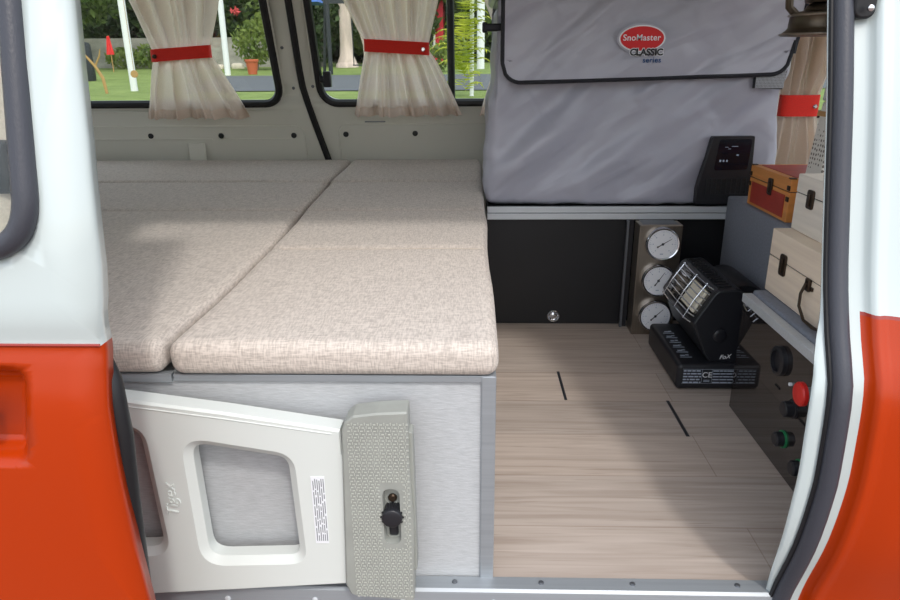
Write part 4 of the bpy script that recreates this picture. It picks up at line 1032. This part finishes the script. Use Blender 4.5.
# pale rocks
for i, (x, y, r) in enumerate(((-12.4, 29.4, .30), (-11.8, 29.8, .24), (-11.3, 29.3, .28), (-10.6, 29.7, .22), (-9.9, 30, .26), (-7.7, 29.6, .24), (-7.1, 29.9, .2))):
    rk = MB().rbox(x - r, x + r, y - r * .7, y + r * .7, gz(y) - .05, gz(y) + r * .8, r * .3, (3, 3, 2), 3, lambda p, d, i=i: p + d * .06 * noise.noise(p * 4 + Vector((i, 0, 0)))).build('garden_rock', M['rock'], at=(x, y, gz(y)))
    tag(rk, 'pale boulder in the row along the foot of the stone wall', 'rock', 'pale rocks along the wall')
# swing frame with pale trunk, canopy
sw = thing('swing_frame', 'dark metal swing frame standing on the lawn in the middle window', 'swing', (-5.0, 24.5, gz(24.5)))
zg = gz(24.5)
MB().tube([(-4.87, 24.5, zg), (-4.87, 24.5, zg + 2.35)], .075, 10).build('post', M['darkmetal'], sw)
MB().tube([(-5.18, 24.9, gz(24.9)), (-4.92, 24.5, zg + 2.35)], .055, 10).build('brace', M['darkmetal'], sw)
MB().box(-5.0, -3.85, 24.45, 24.55, zg + 2.28, zg + 2.42).build('crossbar', M['darkmetal'], sw, smooth=False)
MB().tube([(-4.05, 24.5, zg + .32), (-4.05, 24.5, zg + 2.3)], .016, 6).build('rope', M['darkmetal'], sw)
MB().box(-4.06, -3.4, 24.35, 24.65, zg + .28, zg + .32).build('swing_seat', M['darkmetal'], sw, smooth=False)
pk = thing('palm_trunk', 'thick pale pinkish palm trunk behind the swing frame', 'tree trunk', (-5.3, 30.5, gz(30.5)))
MB().lathe([(.42, .0), (.40, .25), (.31, .45), (.27, .9), (.25, 1.8), (.25, 2.3), (.31, 2.6), (.30, 3.2), (.24, 4.4)], (-5.3, 30.5, gz(30.5)), 'Z', 20).build('trunk', M['palebark'], pk)
MB().lathe([(.50, -.03), (.48, .12), (.41, .2)], (-5.3, 30.5, gz(30.5)), 'Z', 20).build('root_collar', M['palebark'], pk)
sa = MB().tube([(-4.3, 29.5, gz(29.5)), (-4.35, 29.5, gz(29.5) + .9), (-4.6, 29.5, gz(29.5) + 1.8), (-5.0, 29.5, gz(29.5) + 2.6)], [.10, .09, .08, .06], 10).build('leaning_trunk', M['palebark'], at=(-4.3, 29.5, gz(29.5))); tag(sa, 'thin grey leaning tree stem right of the pale palm trunk', 'tree trunk')
cn = thing('shade_canopy', 'blue shade canopy on poles seen at the top of the middle window', 'canopy', (-6.8, 28.2, gz(28.2)))
zc_ = gz(28.2) + 2.45
MB().add([(-7.7, 27.4, zc_), (-5.75, 27.4, zc_), (-5.75, 29.2, zc_), (-7.7, 29.2, zc_), (-6.7, 28.3, zc_ + .8)], [(0, 1, 4), (1, 2, 4), (2, 3, 4), (3, 0, 4), (3, 2, 1, 0)]).build('roof_cloth', M['bluetarp'], cn, smooth=False)
for x in (-7.6, -7.55): MB().tube([(x, 27.5 + (x + 7.6) * 30, gz(27.5)), (x, 27.5 + (x + 7.6) * 30, zc_ + .03)], .04, 8).build('pole', M['whitepost'], cn)
# red kiosk
ks = thing('red_kiosk', 'red painted kiosk with a white framed window behind the middle curtain', 'kiosk', (-1.9, 37, gz(36)))
MB().box(-3.6, -1.35, 36, 39, gz(36) - .1, gz(36) + 3.6).build('wall', M['redwall'], ks, smooth=False)
kf = MB().box(-2.75, -1.75, 35.94, 36.02, gz(36) + .7, gz(36) + 2.0).build('window', M['whitepost'], ks, smooth=False)
MB().box(-2.65, -1.85, 35.92, 35.95, gz(36) + .8, gz(36) + 1.9).build('pane', M['darkmetal'], kf, smooth=False)
# yellow-green palm with white ringed trunk
pm = thing('yellow_palm', 'yellow green palm with a white ringed trunk beside the cooler bag', 'palm', (.03, 14.8, gz(14.8)))
prf = []
for i in range(30): prf += [(.046, .09 * i), (.040, .09 * i + .045), (.050, .09 * i + .088)]
MB().lathe(prf, (.03, 14.8, gz(14.8)), 'Z', 16).build('trunk', M['whitepost'], pm)
rnd = random.Random(5); mb = MB()
for k_ in range(70):
    a = rnd.uniform(0, 6.28); h0 = rnd.uniform(.1, 2.6); l = rnd.uniform(.7, 1.3); e = rnd.uniform(.5, 1.3)
    prev = None
    for i in range(9):
        u = i / 8; r_ = l * u * cos(e); p = Vector((-.12 + r_ * cos(a), 14.5 + r_ * sin(a), gz(14.8) + h0 + l * u * sin(e) - .6 * l * u * u))
        if prev is not None:
            dirv = (p - prev).normalized(); side = dirv.cross(Vector((0, 0, 1))).normalized()
            mb.add([prev - side * .006, prev + side * .006, p + side * .006, p - side * .006], [(0, 1, 2, 3)])
            for sg in (-1, 1):
                tip = p + side * sg * .26 * sin(pi * min(1, u + .12)) + dirv * .1 - Vector((0, 0, .06)); b_ = dirv * .026
                mb.add([p - b_, p + b_, tip], [(0, 1, 2)])
        prev = p
mb.build('fronds', M['leafY'], pm, smooth=False)

# ------------------------------------------------------------------ light
w = bpy.data.worlds.new('sky'); SC.world = w; w.use_nodes = True; N = w.node_tree.nodes; L = w.node_tree.links
bg = N['Background']; sky = N.new('ShaderNodeTexSky'); sky.sky_type = 'NISHITA'; sky.sun_disc = False; sky.sun_elevation = radians(52); sky.sun_rotation = radians(160)
sky.air_density = 1.2; sky.dust_density = 3.0; sky.ozone_density = 1.0
mixc = N.new('ShaderNodeMixRGB'); mixc.inputs[0].default_value = .55; mixc.inputs[2].default_value = (6.2, 6.4, 6.7, 1)   # bright thin cloud over the blue
L.new(sky.outputs[0], mixc.inputs[1]); L.new(mixc.outputs[0], bg.inputs[0]); bg.inputs[1].default_value = .20
sun = bpy.data.lights.new('sun', 'SUN'); sun.energy = .9; sun.angle = radians(5); sun.color = (1, .97, .93)
so = bpy.data.objects.new('sun', sun); COL.objects.link(so); so.location = (3, -8, 10)
so.rotation_euler = Vector((-.36, 1, -1.37)).to_track_quat('-Z', 'Y').to_euler()

SC.view_settings.view_transform = 'Standard'; SC.view_settings.look = 'None'; SC.view_settings.gamma = 1; SC.view_settings.use_curve_mapping = False
SC.view_settings.exposure = .45
